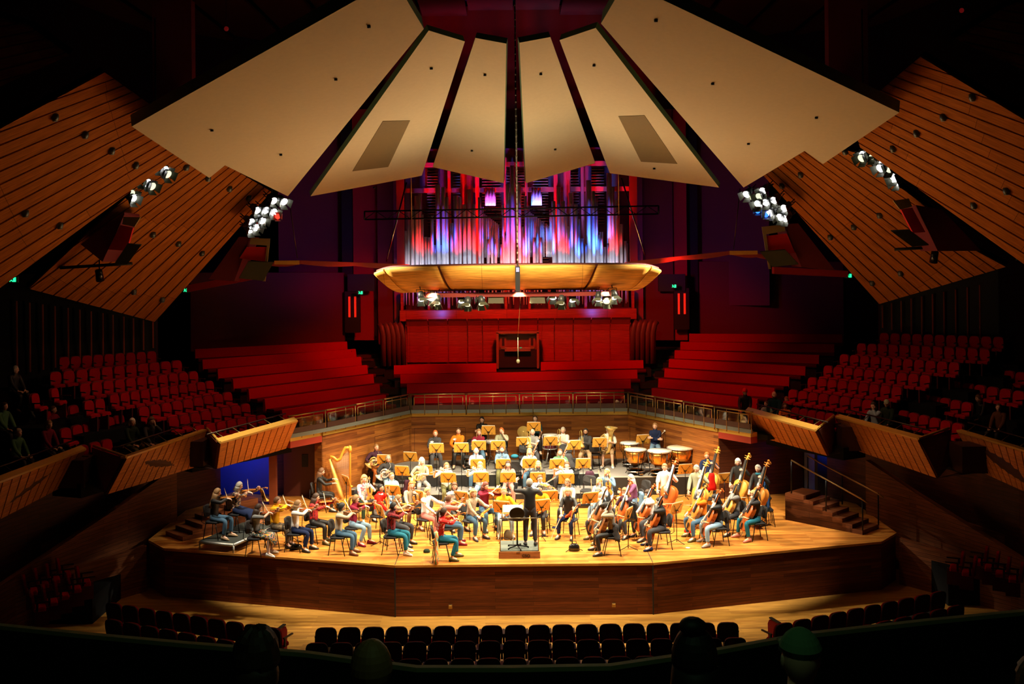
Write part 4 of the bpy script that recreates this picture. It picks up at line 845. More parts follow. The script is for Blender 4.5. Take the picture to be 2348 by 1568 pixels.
CL_ = {'black': (.012, .012, .014), 'navy': (.02, .03, .08), 'jeans': (.07, .14, .22), 'ljeans': (.26, .40, .52), 'teal': (.03, .18, .26), 'white': (.82, .80, .76), 'cream': (.78, .70, .55), 'beige': (.50, .42, .30), 'tan': (.38, .26, .15), 'red': (.72, .02, .012), 'orange': (.90, .22, .02), 'yellow': (.85, .42, .02), 'maroon': (.22, .02, .04), 'purple': (.16, .06, .13), 'plum': (.07, .03, .05), 'grey': (.26, .26, .25), 'dgrey': (.06, .06, .065), 'lblue': (.38, .52, .62), 'denim': (.14, .24, .36), 'sage': (.36, .38, .26), 'olive': (.12, .12, .05), 'rust': (.38, .12, .03), 'pink': (.62, .24, .20), 'brown': (.14, .06, .03), 'green': (.10, .22, .12), 'dgreen': (.03, .05, .03), 'lilac': (.52, .40, .46), 'blue': (.05, .15, .45), 'dteal': (.02, .06, .07), 'mint': (.3, .45, .35)}
patt('plaid red', 'plaid', [(.55, .02, .02), (.10, .008, .012), (.62, .03, .02), (.25, .01, .015)], 26)
patt('plaid dark', 'plaid', [(.25, .01, .02), (.03, .008, .012), (.32, .015, .02), (.12, .01, .015)], 22)
patt('floral', 'floral', [(.05, .10, .11), (.55, .20, .12), (.04, .09, .10), (.5, .48, .4), (.06, .14, .10), (.65, .35, .05)], 30)
patt('floral white', 'floral', [(.82, .80, .76), (.82, .80, .76), (.60, .2, .3), (.82, .8, .76), (.25, .4, .45)], 26)
patt('floral dark', 'floral', [(.03, .025, .03), (.5, .25, .15), (.03, .03, .04), (.45, .35, .2)], 30)
patt('camo', 'floral', [(.10, .07, .04), (.16, .11, .06), (.06, .045, .03)], 18)
patt('striped top', 'stripe', [(.82, .8, .76), (.82, .8, .76), (.25, .26, .28)], 2.4)
patt('heather', 'floral', [(.42, .33, .22), (.50, .42, .30), (.35, .26, .17)], 60)
patt('snow patterned red', 'floral', [(.72, .02, .015), (.72, .02, .015), (.72, .02, .015), (.72, .02, .015), (.8, .6, .55)], 26)
patt('striped sock', 'stripe', [(.8, .78, .72), (.05, .04, .04)], 9)
def cloth(k): return MATS[k] if k in MATS else mat(k+' cloth', CL_[k], .9, spec=.15)
HM = {}
def head_dir(i, j, n, m): a = math.pi*i/n; t = 2*math.pi*j/m; return Vector((math.sin(a)*math.cos(t), math.sin(a)*math.sin(t), math.cos(a)))
def head_pt(d, g=0.0):       # face looks along +Y
    x, y, z = d; r = Vector((x*.074, y*.092, z*.116))
    if z < 0: k = 1+.30*z; r.x *= k; r.y *= (1+.10*z)
    if y > .3:                                   # face relief
        f = math.exp(-((x*.074)**2)/.00012)
        r.y += .018*f*math.exp(-((r.z+.012)**2)/.0005)-.006*math.exp(-((abs(r.x)-.03)**2)/.0002-((r.z-.018)**2)/.0003)+.006*f*math.exp(-((r.z+.085)**2)/.0004)
    return r*(1+g)
def head_into(b, M, beard=0):
    n, m = 16, 22; base = len(b.v)
    R = [[M @ head_pt(head_dir(i, j, n, m)) for j in range(m)] for i in range(1, n)][::-1]
    b.rings(R, 0)
    for s in (-1, 1):
        b.ball(M @ Vector((s*.028, .083, .018)), (.011, .008, .006), 6, 1)          # eyes
        b.ball(M @ Vector((s*.029, .087, .034)), (.015, .005, .003), 5, 3)          # brows
        b.ball(M @ Vector((s*.073, -.002, .0)), (.010, .018, .030), 6, 0)            # ears
    b.ball(M @ Vector((0, .086, -.052)), (.018, .006, .0038), 6, 2)                    # mouth
    b.ball(M @ Vector((0, .100, -.018)), (.010, .012, .010), 6, 0)
def shell(b, M, keep, g, m=0, noise=0, seed=0):
    n, mm = 14, 22; rr = random.Random(seed); P = {}; K = {}
    for i in range(n+1):
        for j in range(mm):
            d = head_dir(i, j, n, mm); k = keep(d); K[i, j] = k
            r = head_pt(d, g+(rr.uniform(-noise, noise) if noise else 0)); r.x *= 1.10
            P[i, j] = (M @ (r if k else head_pt(d, -.04)))
    for i in range(n):
        for j in range(mm):
            q = [(i, j), (i, (j+1) % mm), (i+1, (j+1) % mm), (i+1, j)]
            if sum(K[x] for x in q) >= 1: b.face([P[x] for x in q][::-1], m, True)
def hair(style, M, seed):
    b = MB(); d_ = lambda y0, z0, zs=.45: (lambda d: (d.y < y0+(.0 if d.z < .3 else (d.z-.3)*1.6) and d.z > z0) or d.z > .80-.0*zs)
    if style == 'bald': shell(b, M, lambda d: d.y < .1 and -.5 < d.z < .35, .05)
    elif style in ('cap', 'beanie'): shell(b, M, lambda d: d.z > .25-.1*d.y, .16, 0)
    elif style == 'short': shell(b, M, lambda d: (d.y < .15+max(0, d.z-.2)*1.1 and d.z > -.45) or d.z > .72, .10, 0, .015, seed)
    else: shell(b, M, lambda d: (d.y < .22+max(0, d.z)*.9 and d.z > -.7) or d.z > .70, .12 if style != 'curly' else .24, 0, .012 if style != 'curly' else .07, seed)
    if style == 'cap': b.tube([M @ Vector((0, .07, .045)), M @ Vector((0, .17, .03))], [.07, .055], 10, 0, .12)
    if style in ('long', 'wavy', 'bob', 'curly'):
        L = {'long': .36, 'wavy': .40, 'bob': .12, 'curly': .16}[style]; R = []; rr = random.Random(seed); nz = .012 if style in ('wavy', 'curly') else .003
        for k in range(6):
            z = -.02-L*k/5; w_ = 1+.12*math.sin(k*1.1); ring = []
            A = [math.radians(150+240*j/11) for j in range(12)]
            for a in A: ring.append(Vector((.088*w_*math.cos(a+math.pi*0), .104*math.sin(a)-.01-.03*k/5, z+rr.uniform(-nz, nz))))
            for a in reversed(A): ring.append(Vector((.062*w_*math.cos(a), .07*math.sin(a)-.01-.03*k/5, z)))
            R.append([M @ p for p in ring])
        b.rings(R, 0)
    if style == 'pony': b.tube([M @ Vector(p) for p in ((0, -.09, .03), (0, -.14, .02), (0, -.155, -.08), (0, -.13, -.2), (0, -.13, -.27))], [.018, .03, .034, .026, .008], 8)
    if style == 'bun': b.ball(M @ Vector((0, -.115, .06)), (.045, .04, .04), 8)
    return b
def hand(b, p, dr, nrm, side, curl=.9):
    """palm + five fingers; dr points from wrist to knuckles, nrm = back of the hand"""
    dr = Vector(dr).normalized(); nrm = Vector(nrm); nrm = (nrm-dr*nrm.dot(dr)).normalized(); lat = dr.cross(nrm)*side; p = Vector(p)
    R = []
    for t, w_, h in ((-.015, .024, .02), (.02, .034, .017), (.06, .042, .015), (.088, .040, .012)):
        R.append([p+dr*t+lat*w_*math.cos(2*math.pi*k/8)+nrm*h*math.sin(2*math.pi*k/8) for k in range(8)])
    b.rings(R, 0)
    for i, (off, L) in enumerate(((-.030, .072), (-.010, .080), (.011, .074), (.030, .058))):
        q = p+dr*.082+lat*off; pts = [q]; a = curl*.45
        for s in (.42, .32, .26):
            v = dr*math.cos(a)-nrm*math.sin(a); q = q+v*L*s; pts.append(q); a += curl*.65
        b.tube(pts, [.0095, .009, .0082, .0065], 6)
    q = p+dr*.03-lat*.034; pts = [q, q+(dr*.5-lat*.7-nrm*.3)*.035, q+(dr*.5-lat*.7-nrm*.3)*.035+(dr*.8-nrm*.5*curl)*.03]
    b.tube(pts, [.012, .0105, .008], 6)
# ---- poses. forward +Y, right +X. returns joints, hand data, instrument matrices
def frame(o, x, z):          # matrix with X axis x, Z axis ~z at o
    x = Vector(x).normalized(); z = Vector(z); z = (z-x*z.dot(x)).normalized(); y = z.cross(x)
    return Matrix(((x.x, y.x, z.x, o[0]), (x.y, y.y, z.y, o[1]), (x.z, y.z, z.z, o[2]), (0, 0, 0, 1)))
def pose(kind, r):
    j = {}; stand = kind in ('bass', 'conduct', 'timpani')
    lean = r.uniform(-.01, .04); u = lambda a: r.uniform(-a, a)
    if stand:
        y = 0; hz = .90
        j.update(pel=(0, 0, .93), mid=(0, .0, 1.12), chest=(0, .02, 1.33), nb=(0, .02, 1.47), hl=(-.09, 0, .88), hr=(.09, 0, .88), kl=(-.11, .05, .49), kr=(.12, .04, .49), al=(-.12, -.02, .09), ar=(.14, -.0, .09), tl=(-.14, .12, .045), tr=(.17, .14, .045), sl=(-.175, .0, 1.42), sr=(.175, .0, 1.42), head=(0, .05, 1.615))
    else:
        kn = .24 if kind == 'cello' else .12+abs(u(.05)); ft = u(.05)
        j.update(pel=(0, -.02, .56), mid=(0, lean*.4, .74), chest=(0, lean+.02, .93), nb=(0, lean+.035, 1.08), hl=(-.09, .02, .53), hr=(.09, .02, .53), kl=(-kn, .42, .50), kr=(kn, .42, .50), al=(-kn-.01, .38+ft, .09), ar=(kn+.02, .38-ft*2, .09), tl=(-kn-.04, .52+ft, .045), tr=(kn+.05, .52-ft*2, .045), sl=(-.165, lean+.01, 1.03), sr=(.165, lean+.01, 1.03), head=(0, lean+.065, 1.215))
    I = {}; S = 1.0 if not stand else 1.0
    look = [0, 0]           # yaw(left +), pitch(down +)
    hl = hr = None; dl = dr_ = (0, 1, 0); nl = nr = (0, 0, 1)
    if kind == 'violin':
        o = Vector((-.075, .085+lean, 1.075)); ax = Vector((-.60, .80, u(.08))).normalized(); I['violin'] = frame(o, ax, (-.25, -.1, 1))
        hl = o+ax*.47+Vector((0, 0, -.03)); nl = (-.6, -.4, .3); dl = (.3, .2, 1)
        B = o+ax*.19+Vector((0, 0, .055)); bd = Vector((.78, .56, -.28+u(.15))).normalized(); t = r.uniform(.12, .42); hr = B+bd*t; I['bow'] = frame(hr-bd*0+bd*.03, -bd, (0, 0, 1)); dr_ = (-.5, .6, -.3); nr = (.2, .1, 1)
        look = [.42, .22]
    elif kind == 'viola_up':     # instrument held upright on the lap
        o = Vector((-.10, .30, .58)); ax = Vector((.05+u(.1), -.12, 1)).normalized(); I['violin'] = frame(o, ax, (.1, 1, .1)); hl = o+ax*.44+Vector((-.03, -.03, 0)); dl = (.4, .5, .3); nl = (-1, 0, 0)
        hr = Vector((.12, .36, .62)); bd = Vector((u(.2), .15, 1)).normalized(); I['bow'] = frame(hr, bd, (0, 1, 0)); dr_ = (-.3, 1, 0); nr = (.5, 0, 1); look = [u(.4), .05]
    elif kind == 'violin_lap':
        o = Vector((-.02, .30, .60)); ax = Vector((-.55, .35, .55)).normalized(); I['violin'] = frame(o, ax, (.3, -.2, 1)); hl = o+ax*.40; dl = (-.2, .6, .3); nl = (-1, 0, .3)
        hr = Vector((.10, .40, .66)); bd = Vector((.25, .55, -.75)).normalized(); I['bow'] = frame(hr, bd, (0, 0, 1)); dr_ = (0, 1, -.2); nr = (0, 0, 1); look = [u(.6), .15]
    elif kind == 'cello':
        o = Vector((.0, .46, .27)); t_ = Vector((-.11, .02+lean, 1.36)); ax = (t_-o).normalized(); I['cello'] = frame(o, ax, (0, 1, .3)); hl = o+ax*.93+Vector((-.01, .0, 0)); dl = (.5, .35, .2); nl = (-.4, .5, .6)
        B = o+ax*.36+Vector((0, .12, .02)); bd = Vector((1, -.05, -.10+u(.1))).normalized(); hr = B+bd*r.uniform(.10, .28); I['cbow'] = frame(hr+bd*.03, -bd, (0, 1, 0)); dr_ = (-.2, .7, -.5); nr = (.2, .8, .6); look = [.15, .35]
    elif kind == 'bass':
        o = Vector((-.02, .46, .12)); t_ = Vector((-.34, .12, 1.80)); ax = (t_-o).normalized(); I['double_bass'] = frame(o, ax, (.15, 1, .2)); hl = o+ax*1.36+Vector((0, -.01, 0)); dl = (.4, .5, .2); nl = (-.3, .4, .8)
        B = o+ax*.58+Vector((.0, .20, 0)); bd = Vector((1, -.1, -.15)).normalized(); hr = B+bd*.24; I['cbow'] = frame(hr+bd*.03, -bd, (0, 1, 0)); dr_ = (-.3, .6, -.6); nr = (.2, .8, .4); look = [.25, .3]
    elif kind in ('clarinet', 'oboe'):
        m = Vector((0, .165+lean, 1.15)); e = Vector((u(.05), .42, .62)); ax = (e-m).normalized(); I['clarinet'] = frame(m, ax, (0, 1, 1)); hl = m+ax*.22+Vector((-.03, 0, 0)); hr = m+ax*.42+Vector((.03, 0, 0)); dl = (.6, .5, 0); dr_ = (-.6, .5, 0); nl = (-.3, .6, .4); nr = (.3, .6, .4)
    elif kind == 'flute':
        m = Vector((-.03, .17+lean, 1.155)); ax = Vector((1, .12, -.12)).normalized(); I['flute'] = frame(m-ax*.08, ax, (0, 0, 1)); hl = m+ax*.18+Vector((0, .03, -.02)); hr = m+ax*.42+Vector((0, -.02, -.02)); dl = (.5, .2, .6); dr_ = (-.2, .5, .5); nl = (0, 1, 0); nr = (0, -.5, 1)
    elif kind == 'bassoon':
        m = Vector((.22, .18, .42)); e = Vector((-.28, .22, 1.55)); ax = (e-m).normalized(); I['bassoon'] = frame(m, ax, (0, 1, 0)); hl = m+ax*.72+Vector((0, -.02, 0)); hr = m+ax*.28+Vector((0, -.02, 0)); dl = (0, 1, .2); dr_ = (0, 1, 0); nl = (-1, 0, 0); nr = (1, 0, 0)
    elif kind == 'horn':
        c = Vector((.16, .24, .80)); I['horn'] = frame(c, (1, -.2, 0), (.0, -.2, 1)); hl = c+Vector((-.14, .05, .06)); hr = c+Vector((.10, .0, -.06)); dl = (.5, .5, 0); dr_ = (.2, .6, 0); nl = (-.5, .5, 0); nr = (1, 0, 0)
    elif kind == 'trumpet':
        c = Vector((.10, .38, .62)); ax = Vector((.1, .35, .95)).normalized(); I['trumpet'] = frame(c-ax*.1, ax, (1, 0, 0)); hl = c+Vector((-.05, -.04, .05)); hr = c+Vector((.05, -.03, .10)); dl = (.4, .6, 0); dr_ = (-.4, .6, 0); nl = (-.6, .2, .5); nr = (.6, .2, .5)
    elif kind == 'trombone':
        c = Vector((.12, .30, .52)); ax = Vector((.0, .02, 1)); I['trombone'] = frame(c, ax, (0, 1, 0)); hl = c+ax*.38+Vector((-.04, 0, 0)); hr = c+ax*.22+Vector((.03, 0, 0)); dl = (.6, .4, 0); dr_ = (-.5, .6, 0); nl = (-.4, .4, .6); nr = (.6, .3, .3)
    elif kind == 'tuba':
        c = Vector((.10, .26, .60)); I['tuba'] = frame(c, (-.08, -.1, 1), (0, 1, 0)); hl = c+Vector((-.17, .06, .25)); hr = c+Vector((.05, .16, .12)); dl = (.6, .4, 0); dr_ = (-.4, .4, .2); nl = (-.6, .6, 0); nr = (.4, .8, 0)
    elif kind == 'harp':
        hl = Vector((-.16, .44, .95)); hr = Vector((.16, .44, .88)); dl = (.3, 1, 0); dr_ = (-.3, 1, 0); look = [.1, .25]
    elif kind == 'conduct':
        hl = Vector((-.33, .24, 1.62)); hr = Vector((.22, .40, 1.36)); dl = (0, .6, .8); dr_ = (0, 1, .2); nl = (-.5, -.3, .5); nr = (.4, 0, 1)
    elif kind == 'timpani':
        hl = Vector((.12, .17, 1.20)); hr = Vector((-.12, .19, 1.16)); dl = (1, 0, .1); dr_ = (-1, 0, .1); nl = (0, 1, .3); nr = (0, 1, .3); look = [-.2, .1]
    elif kind == 'folded':
        hl = Vector((.12, .20, .84)); hr = Vector((-.12, .22, .80)); dl = (1, 0, .1); dr_ = (-1, 0, .1); nl = (0, 1, .3); nr = (0, 1, .3); look = [-.2, .1]
    elif kind == 'face':
        hl = Vector((-.05, .20, 1.12)); dl = (.2, .2, 1); nl = (-.6, .6, 0); hr = Vector((.15, .33, .62)); look = [u(.3), .1]
    else:
        hl = Vector((-.14, .30, .60)); hr = Vector((.12, .32, .60)); dl = (.3, 1, 0); dr_ = (-.3, 1, 0); look = [u(.5), .08]
    la, lb = .27, .245
    el, hl = ik(j['sl'], hl, la, lb, (-.7, -.1, -.8) if kind != 'conduct' else (-.5, .0, -1)); er, hr = ik(j['sr'], hr, la, lb, (.75, -.2, -.7) if kind not in ('violin',) else (.9, -.1, -.35))
    j.update(el=el, er=er, wl=hl, wr=hr)
    return {k: Vector(v) for k, v in j.items()}, (hl, dl, nl), (hr, dr_, nr), I, look
BONES = [('pel', 'mid', 'T'), ('mid', 'chest', 'T'), ('chest', 'nb', 'T'), ('nb', 'neck', 'N'), ('chest', 'sl', 'T'), ('sl', 'el', 'U'), ('el', 'wl', 'F'), ('chest', 'sr', 'T'), ('sr', 'er', 'U'), ('er', 'wr', 'F'),
         ('pel', 'hl', 'H'), ('hl', 'kl', 'L'), ('kl', 'al', 'S'), ('al', 'tl', 'X'), ('pel', 'hr', 'H'), ('hr', 'kr', 'L'), ('kr', 'ar', 'S'), ('ar', 'tr', 'X')]
RAD = dict(pel=(.150, .112), mid=(.128, .095), chest=(.142, .098), nb=(.062, .058), neck=(.050, .050), sl=(.062, .062), el=(.043, .043), wl=(.029, .029), sr=(.062, .062), er=(.043, .043), wr=(.029, .029), hl=(.086, .086), kl=(.060, .060), al=(.040, .040), tl=(.036, .030), hr=(.086, .086), kr=(.060, .060), ar=(.040, .040), tr=(.036, .030))
SKEL = []
def skeleton(J, fat, fem):
    names = list(RAD); me = bpy.data.meshes.new('tmp'); me.from_pydata([tuple(J[n]) for n in names], [(names.index(a), names.index(b_)) for a, b_, _ in BONES], [])
    o = bpy.data.objects.new('tmp', me); COL.objects.link(o); o.modifiers.new('s', 'SKIN')
    md = o.modifiers.new('u', 'SUBSURF'); md.levels = 2; md.render_levels = 2
    lay = me.skin_vertices[0].data if me.skin_vertices else None
    if lay is None: return None
    for i, n in enumerate(names):
        k = fat*(.9 if fem and n in ('sl', 'sr', 'chest', 'mid', 'el', 'er') else 1); r = RAD[n]; lay[i].radius = (r[0]*k, r[1]*k); lay[i].use_root = (n == 'pel')
    return o
def seg_d(p, a, b_): ab = b_-a; t = max(0, min(1, (p-a).dot(ab)/max(ab.length_squared, 1e-9))); return (p-a-ab*t).length, t
def finish(o, base, J, hl, hr, look, spec, loc_, rz, label, scale):
    fem, hs, hc, sk, top, bot, shoe, sleeve = spec
    V = [v.co.copy() for v in base.vertices]; NV = [v.normal.copy() for v in base.vertices]
    seg = [(J[a], J[b_], k) for a, b_, k in BONES]; cls = []
    for p in V:
        best = min(((seg_d(p, a, b_), k, i) for i, (a, b_, k) in enumerate(seg)), key=lambda q: q[0][0]/(1.6 if q[1] in 'TH' else 1)); cls.append((best[1], best[0][1]))
    b = MB(); b.v = [tuple(p) for p in V]
    for p in base.polygons: b.f.append(tuple(p.vertices)); b.uv.append(None); b.m.append(0); b.sm.append(True)
    M = Matrix.Translation(J['head']) @ Matrix.Rotation(look[0], 4, 'Z') @ Matrix.Rotation(-look[1], 4, 'X')
    head_into(b, M); hand(b, hl[0], hl[1], hl[2], -1); hand(b, hr[0], hr[1], hr[2], 1)
    body = b.obj('person', [skinm(sk), mat('eye', (.03, .02, .02), .3), mat('lips', (.55, .15, .12), .5), hairm(hc)]); body.location = loc_; body.rotation_euler = (0, 0, rz); body.scale = (scale,)*3
    tag(body, label, 'person')
    def part(name, test, infl, m):
        q = MB(); ok = [test(c, v) for c, v in zip(cls, V)]
        q.v = [tuple(v+n*(infl if k else -.004)) for v, n, k in zip(V, NV, ok)]
        for p in base.polygons:
            if sum(ok[i] for i in p.vertices) >= 2: q.f.append(tuple(p.vertices)); q.uv.append(None); q.m.append(0); q.sm.append(True)
        used = sorted({i for f in q.f for i in f}); mp = {i: n for n, i in enumerate(used)}; q.v = [q.v[i] for i in used]; q.f = [tuple(mp[i] for i in f) for f in q.f]
        if q.f: return q.obj(name, m, body)
    sl = {'l': .88, 's': -.1, 'h': .35}[sleeve]
    part('shirt' if sleeve != 'l' or not fem else 'sweater', lambda c, v: c[0] == 'T' or c[0] == 'U' or (c[0] == 'F' and c[1] < sl) or (c[0] == 'N' and c[1] < .15), .013, cloth(top))
    bare = bot in ('shorts', 'skirt_f')
    bm_ = {'shorts': 'tan', 'skirt_f': 'floral', 'skirt_n': 'navy'}.get(bot, bot)
    if bot.startswith('skirt'):
        q = MB(); mid = lambda a, c: (J[a]+J[c])/2; R = []
        for c, w_, h in ((J['pel']+Vector((0, .0, .0)), .17, .14), (mid('hl', 'hr')+Vector((0, .2, -.01)), .20, .12), (mid('kl', 'kr')+Vector((0, .02, -.02)), .21, .12), (mid('kl', 'kr')+Vector((0, .06, -.2)), .20, .09)):
            R.append((c, w_, h))
        dirs = [(Vector((1, 0, 0)), Vector((0, 0, 1))), (Vector((1, 0, 0)), Vector((0, 0, 1))), (Vector((1, 0, 0)), Vector((0, .5, .85))), (Vector((1, 0, 0)), Vector((0, 1, 0)))]
        q.rings([[c+x*w_*math.cos(2*math.pi*k/16)+y*h*math.sin(2*math.pi*k/16) for k in range(16)] for (c, w_, h), (x, y) in zip(R, dirs)], 0, True); q.obj('skirt', cloth(bm_), body)
    else: part('trousers' if not bare else 'shorts', lambda c, v: c[0] in 'HL' or (c[0] == 'S' and (c[1] < .86 and not bare or c[1] < .1)), .011, cloth(bm_))
    for a, t in (('al', 'tl'), ('ar', 'tr')):
        q = MB(); A, T = J[a], J[t]; f = (T-A); f.z = 0; f.normalize(); up = Vector((0, 0, 1)); x = f.cross(up)
        q.rings([[A+f*d+x*w_*math.cos(2*math.pi*k/10)+up*(max(-A.z+.005, -.09)+h*(1+math.sin(2*math.pi*k/10))/1) for k in range(10)] for d, w_, h in ((-.075, .02, .03), (-.06, .038, .05), (0, .045, .055), (.08, .046, .035), (.15, .044, .025), (.19, .022, .018))], 0, True); q.obj('shoe', cloth(shoe), body)
    if shoe == 'black' and label.startswith('woman in the red patterned'): pass
    hb = hair(hs if hs not in ('beard',) else 'short', M, int(loc_[0]*100)); nm = {'cap': 'cap', 'beanie': 'beanie'}.get(hs, 'hair'); hb.obj(nm, cloth(hc_cloth(hs, hc)) if nm != 'hair' else hairm(hc), body)
    if spec[1] == 'beard' or 'beard' in label: q = MB(); shell(q, M, lambda d: d.z < -.42 and d.y > -.2, .05, 0, .02, 5); q.obj('beard', hairm(hc), body)
    if 'glasses' in label:
        q = MB()
        for s in (-1, 1): q.tube([M @ Vector((s*.03+.022*math.cos(t), .101, .018+.016*math.sin(t))) for t in [k*math.pi/5 for k in range(11)]], .0022, 4); q.tube([M @ Vector((s*.052, .1, .02)), M @ Vector((s*.078, .0, .015))], .002, 4)
        q.tube([M @ Vector((-.008, .102, .02)), M @ Vector((.008, .102, .02))], .002, 4); q.obj('glasses', BLKM, body)
    if 'collar' in label:
        q = MB(); q.lathe([(.058, -.02), (.085, -.045), (.095, -.03), (.064, .02)], J['nb']+Vector((0, .005, .0)), 14); q.obj('collar', cloth('white'), body)
    if 'scarf' in label:
        q = MB(); q.lathe([(.06, -.03), (.09, -.04), (.095, 0), (.065, .03)], J['nb']+Vector((0, .005, .01)), 14); q.obj('scarf', cloth('teal'), body)
    return body
def hc_cloth(hs, hc): return {'cap': 'sage', 'beanie': 'black'}[hs] if hs in ('cap', 'beanie') and hc != 'red' else 'red'
# ================================================================== INSTRUMENTS (meshes shared by copies)
def outline(L, W):          # violin family outline, x along body 0..L
    P = [(0, 0), (0, .45), (.03, .72), (.10, .95), (.18, 1.0), (.28, .94), (.345, .76), (.37, .70), (.42, .58), (.50, .53), (.57, .58), (.63, .69), (.66, .66), (.72, .76), (.80, .80), (.90, .74), (.97, .50), (1.0, .14)]
    up = [(x*L, y*W/2) for x, y in P]; return up+[(x, -y) for x, y in reversed(up[1:])]
def fiddle(L, W, T, total, wm, tone, hx=0):
    o = outline(L, W); b = MB(); ctr = L*.45
    def ring(k, z): return [Vector((ctr+(x-ctr)*k, y*k, z)) for x, y in o]
    b.rings([ring(.93, -T), ring(1.0, -T*.92), ring(.965, -T*.85), ring(.965, -T*.2), ring(1.0, -T*.12), ring(.95, 0), ring(.6, T*.12), ring(.2, T*.22)], 0, True)
    for s in (-1, 1): b.tube([(L*(.40+.04*k), s*W*(.20+.01*k), T*.11) for k in range(4)], W*.012, 4, 1)   # f holes
    B = b.mesh('body', [wm, BLACK]); nk = MB(); nk.tube([(L*.99, 0, -T*.10), (total*.97, 0, -T*.02)], [W*.075, W*.055], 8, 0, .8)
    sc = MB(); q = total-L
    sc.tube([(total*.96, 0, -T*.0), (total+q*.18, 0, -T*.25)], [W*.06, W*.05], 8)
    sc.tube([(total+q*.18+W*.09*math.cos(a)*(1-a/9), 0, -T*.25-W*.10+W*.12*math.sin(a+1.4)*(1-a/9)) for a in [k*.55 for k in range(10)]], [W*.05]*6+[W*.045]*4, 7)
    for s in (-1, 1):
        for k in (0, 1): sc.tube([(total+q*(.02+.10*k), 0, -T*.1), (total+q*(.02+.10*k), s*W*.17, -T*.1)], W*.018, 5)
    fb = MB(); fb.hexa([(L*.66, -W*.10, T*.28), (total*.985, -W*.06, T*.06), (total*.985, W*.06, T*.06), (L*.66, W*.10, T*.28), (L*.66, -W*.10, T*.42), (total*.985, -W*.06, T*.20), (total*.985, W*.06, T*.20), (L*.66, W*.10, T*.42)])
    br = MB(); br.slab([(L*.475, -W*.11, T*.10), (L*.475, W*.11, T*.10), (L*.475, W*.07, T*.85), (L*.475, -W*.07, T*.85)], (L*.012, 0, 0))
    st = MB()
    for k in range(4): y = W*(-.06+.04*k); st.tube([(L*.22, y*.8, T*.55), (L*.48, y, T*.87), (total*.985, y*.6, T*.24)], W*.006, 3)
    tp = MB(); tp.hexa([(L*.03, -W*.04, T*.15), (L*.26, -W*.08, T*.40), (L*.26, W*.08, T*.40), (L*.03, W*.04, T*.15), (L*.03, -W*.04, T*.35), (L*.26, -W*.08, T*.60), (L*.26, W*.08, T*.60), (L*.03, W*.04, T*.35)])
    r = [('body', B, [('bridge', br.mesh('bridge', mat('maple', (.75, .5, .2), .5))), ('tailpiece', tp.mesh('tailpiece', BLACK))]), ('neck', nk.mesh('neck', wm), [('scroll', sc.mesh('scroll', wm)), ('fingerboard', fb.mesh('fingerboard', BLACK))]), ('string_set', st.mesh('string_set', STEEL))]
    if total < 1: ch = MB(); ch.ball((L*.07, W*.28, T*.25), (L*.09, W*.16, T*.22), 7); r.append(('chin_rest', ch.mesh('chin_rest', BLACK)))
    else:
        e = MB(); e.tube([(0, 0, -T*.5), (-.30*(1 if total < 1.3 else .5), 0, -T*.5)], .007, 5); r.append(('endpin', e.mesh('endpin', STEEL)))
    return r
VN = [mat('amber varnish', (.62, .22, .03), .3), mat('red varnish', (.52, .11, .015), .3), mat('honey varnish', (.80, .38, .06), .3), mat('brown varnish', (.34, .12, .03), .3)]
FID = {('violin', i): fiddle(.40, .23, .036, .655, m, i) for i, m in enumerate(VN)}
FID.update({('cello', i): fiddle(.76, .44, .12, 1.22, m, i) for i, m in enumerate(VN)})
FID.update({('double_bass', i): fiddle(1.08, .62, .19, 1.70, m, i) for i, m in enumerate(VN)})
def bowmesh(L, k=1):
    s = MB(); s.tube([(-.03, 0, 0), (L*.4, 0, -.004), (L*.8, 0, .004), (L, 0, .006)], [.0055*k, .0048*k, .004*k, .0035*k], 6); s.box((L, 0, -.008*k), (.012, .010, .025*k))
    h = MB(); h.box((L/2+.03, 0, -.020*k), (L-.06, .011, .002)); f = MB(); f.box((.03, 0, -.013*k), (.05, .013, .02*k))
    return [('stick', s.mesh('stick', mat('bow wood', (.66, .42, .16), .4))), ('bow_hair', h.mesh('bow_hair', mat('horsehair', (.9, .86, .7), .6))), ('frog', f.mesh('frog', BLACK))]
BOW, CBOW = bowmesh(.72), bowmesh(.68, 1.5)
def spec_clarinet():
    a = MB(); a.tube([(0, 0, 0), (.06, 0, 0), (.10, 0, 0), (.50, 0, 0), (.57, 0, 0), (.61, 0, 0)], [.007, .011, .014, .015, .020, .036], 10)
    k = MB()
    for i in range(14): k.tube([(.13+.027*i, .005 if i % 2 else -.005, .016), (.145+.027*i, .012 if i % 2 else -.01, .018)], .006, 5)
    for i in range(4): k.tube([(.12+.13*i, 0, 0), (.128+.13*i, 0, 0)], .019, 10)
    return [('tube', a.mesh('tube', mat('grenadilla', (.012, .010, .010), .25))), ('keywork', k.mesh('keywork', SILV))]
def spec_flute():
    a = MB(); a.tube([(0, 0, 0), (.67, 0, 0)], .0105, 8); k = MB()
    for i in range(12): k.lathe([(.001, 0), (.009, 0), (.009, .006), (.001, .006)], (.2+.034*i, 0, .009), 8)
    k.lathe([(.001, 0), (.013, 0), (.013, .006), (.001, .006)], (.08, 0, .008), 8); return [('tube', a.mesh('tube', SILV)), ('keywork', k.mesh('keywork', SILV))]
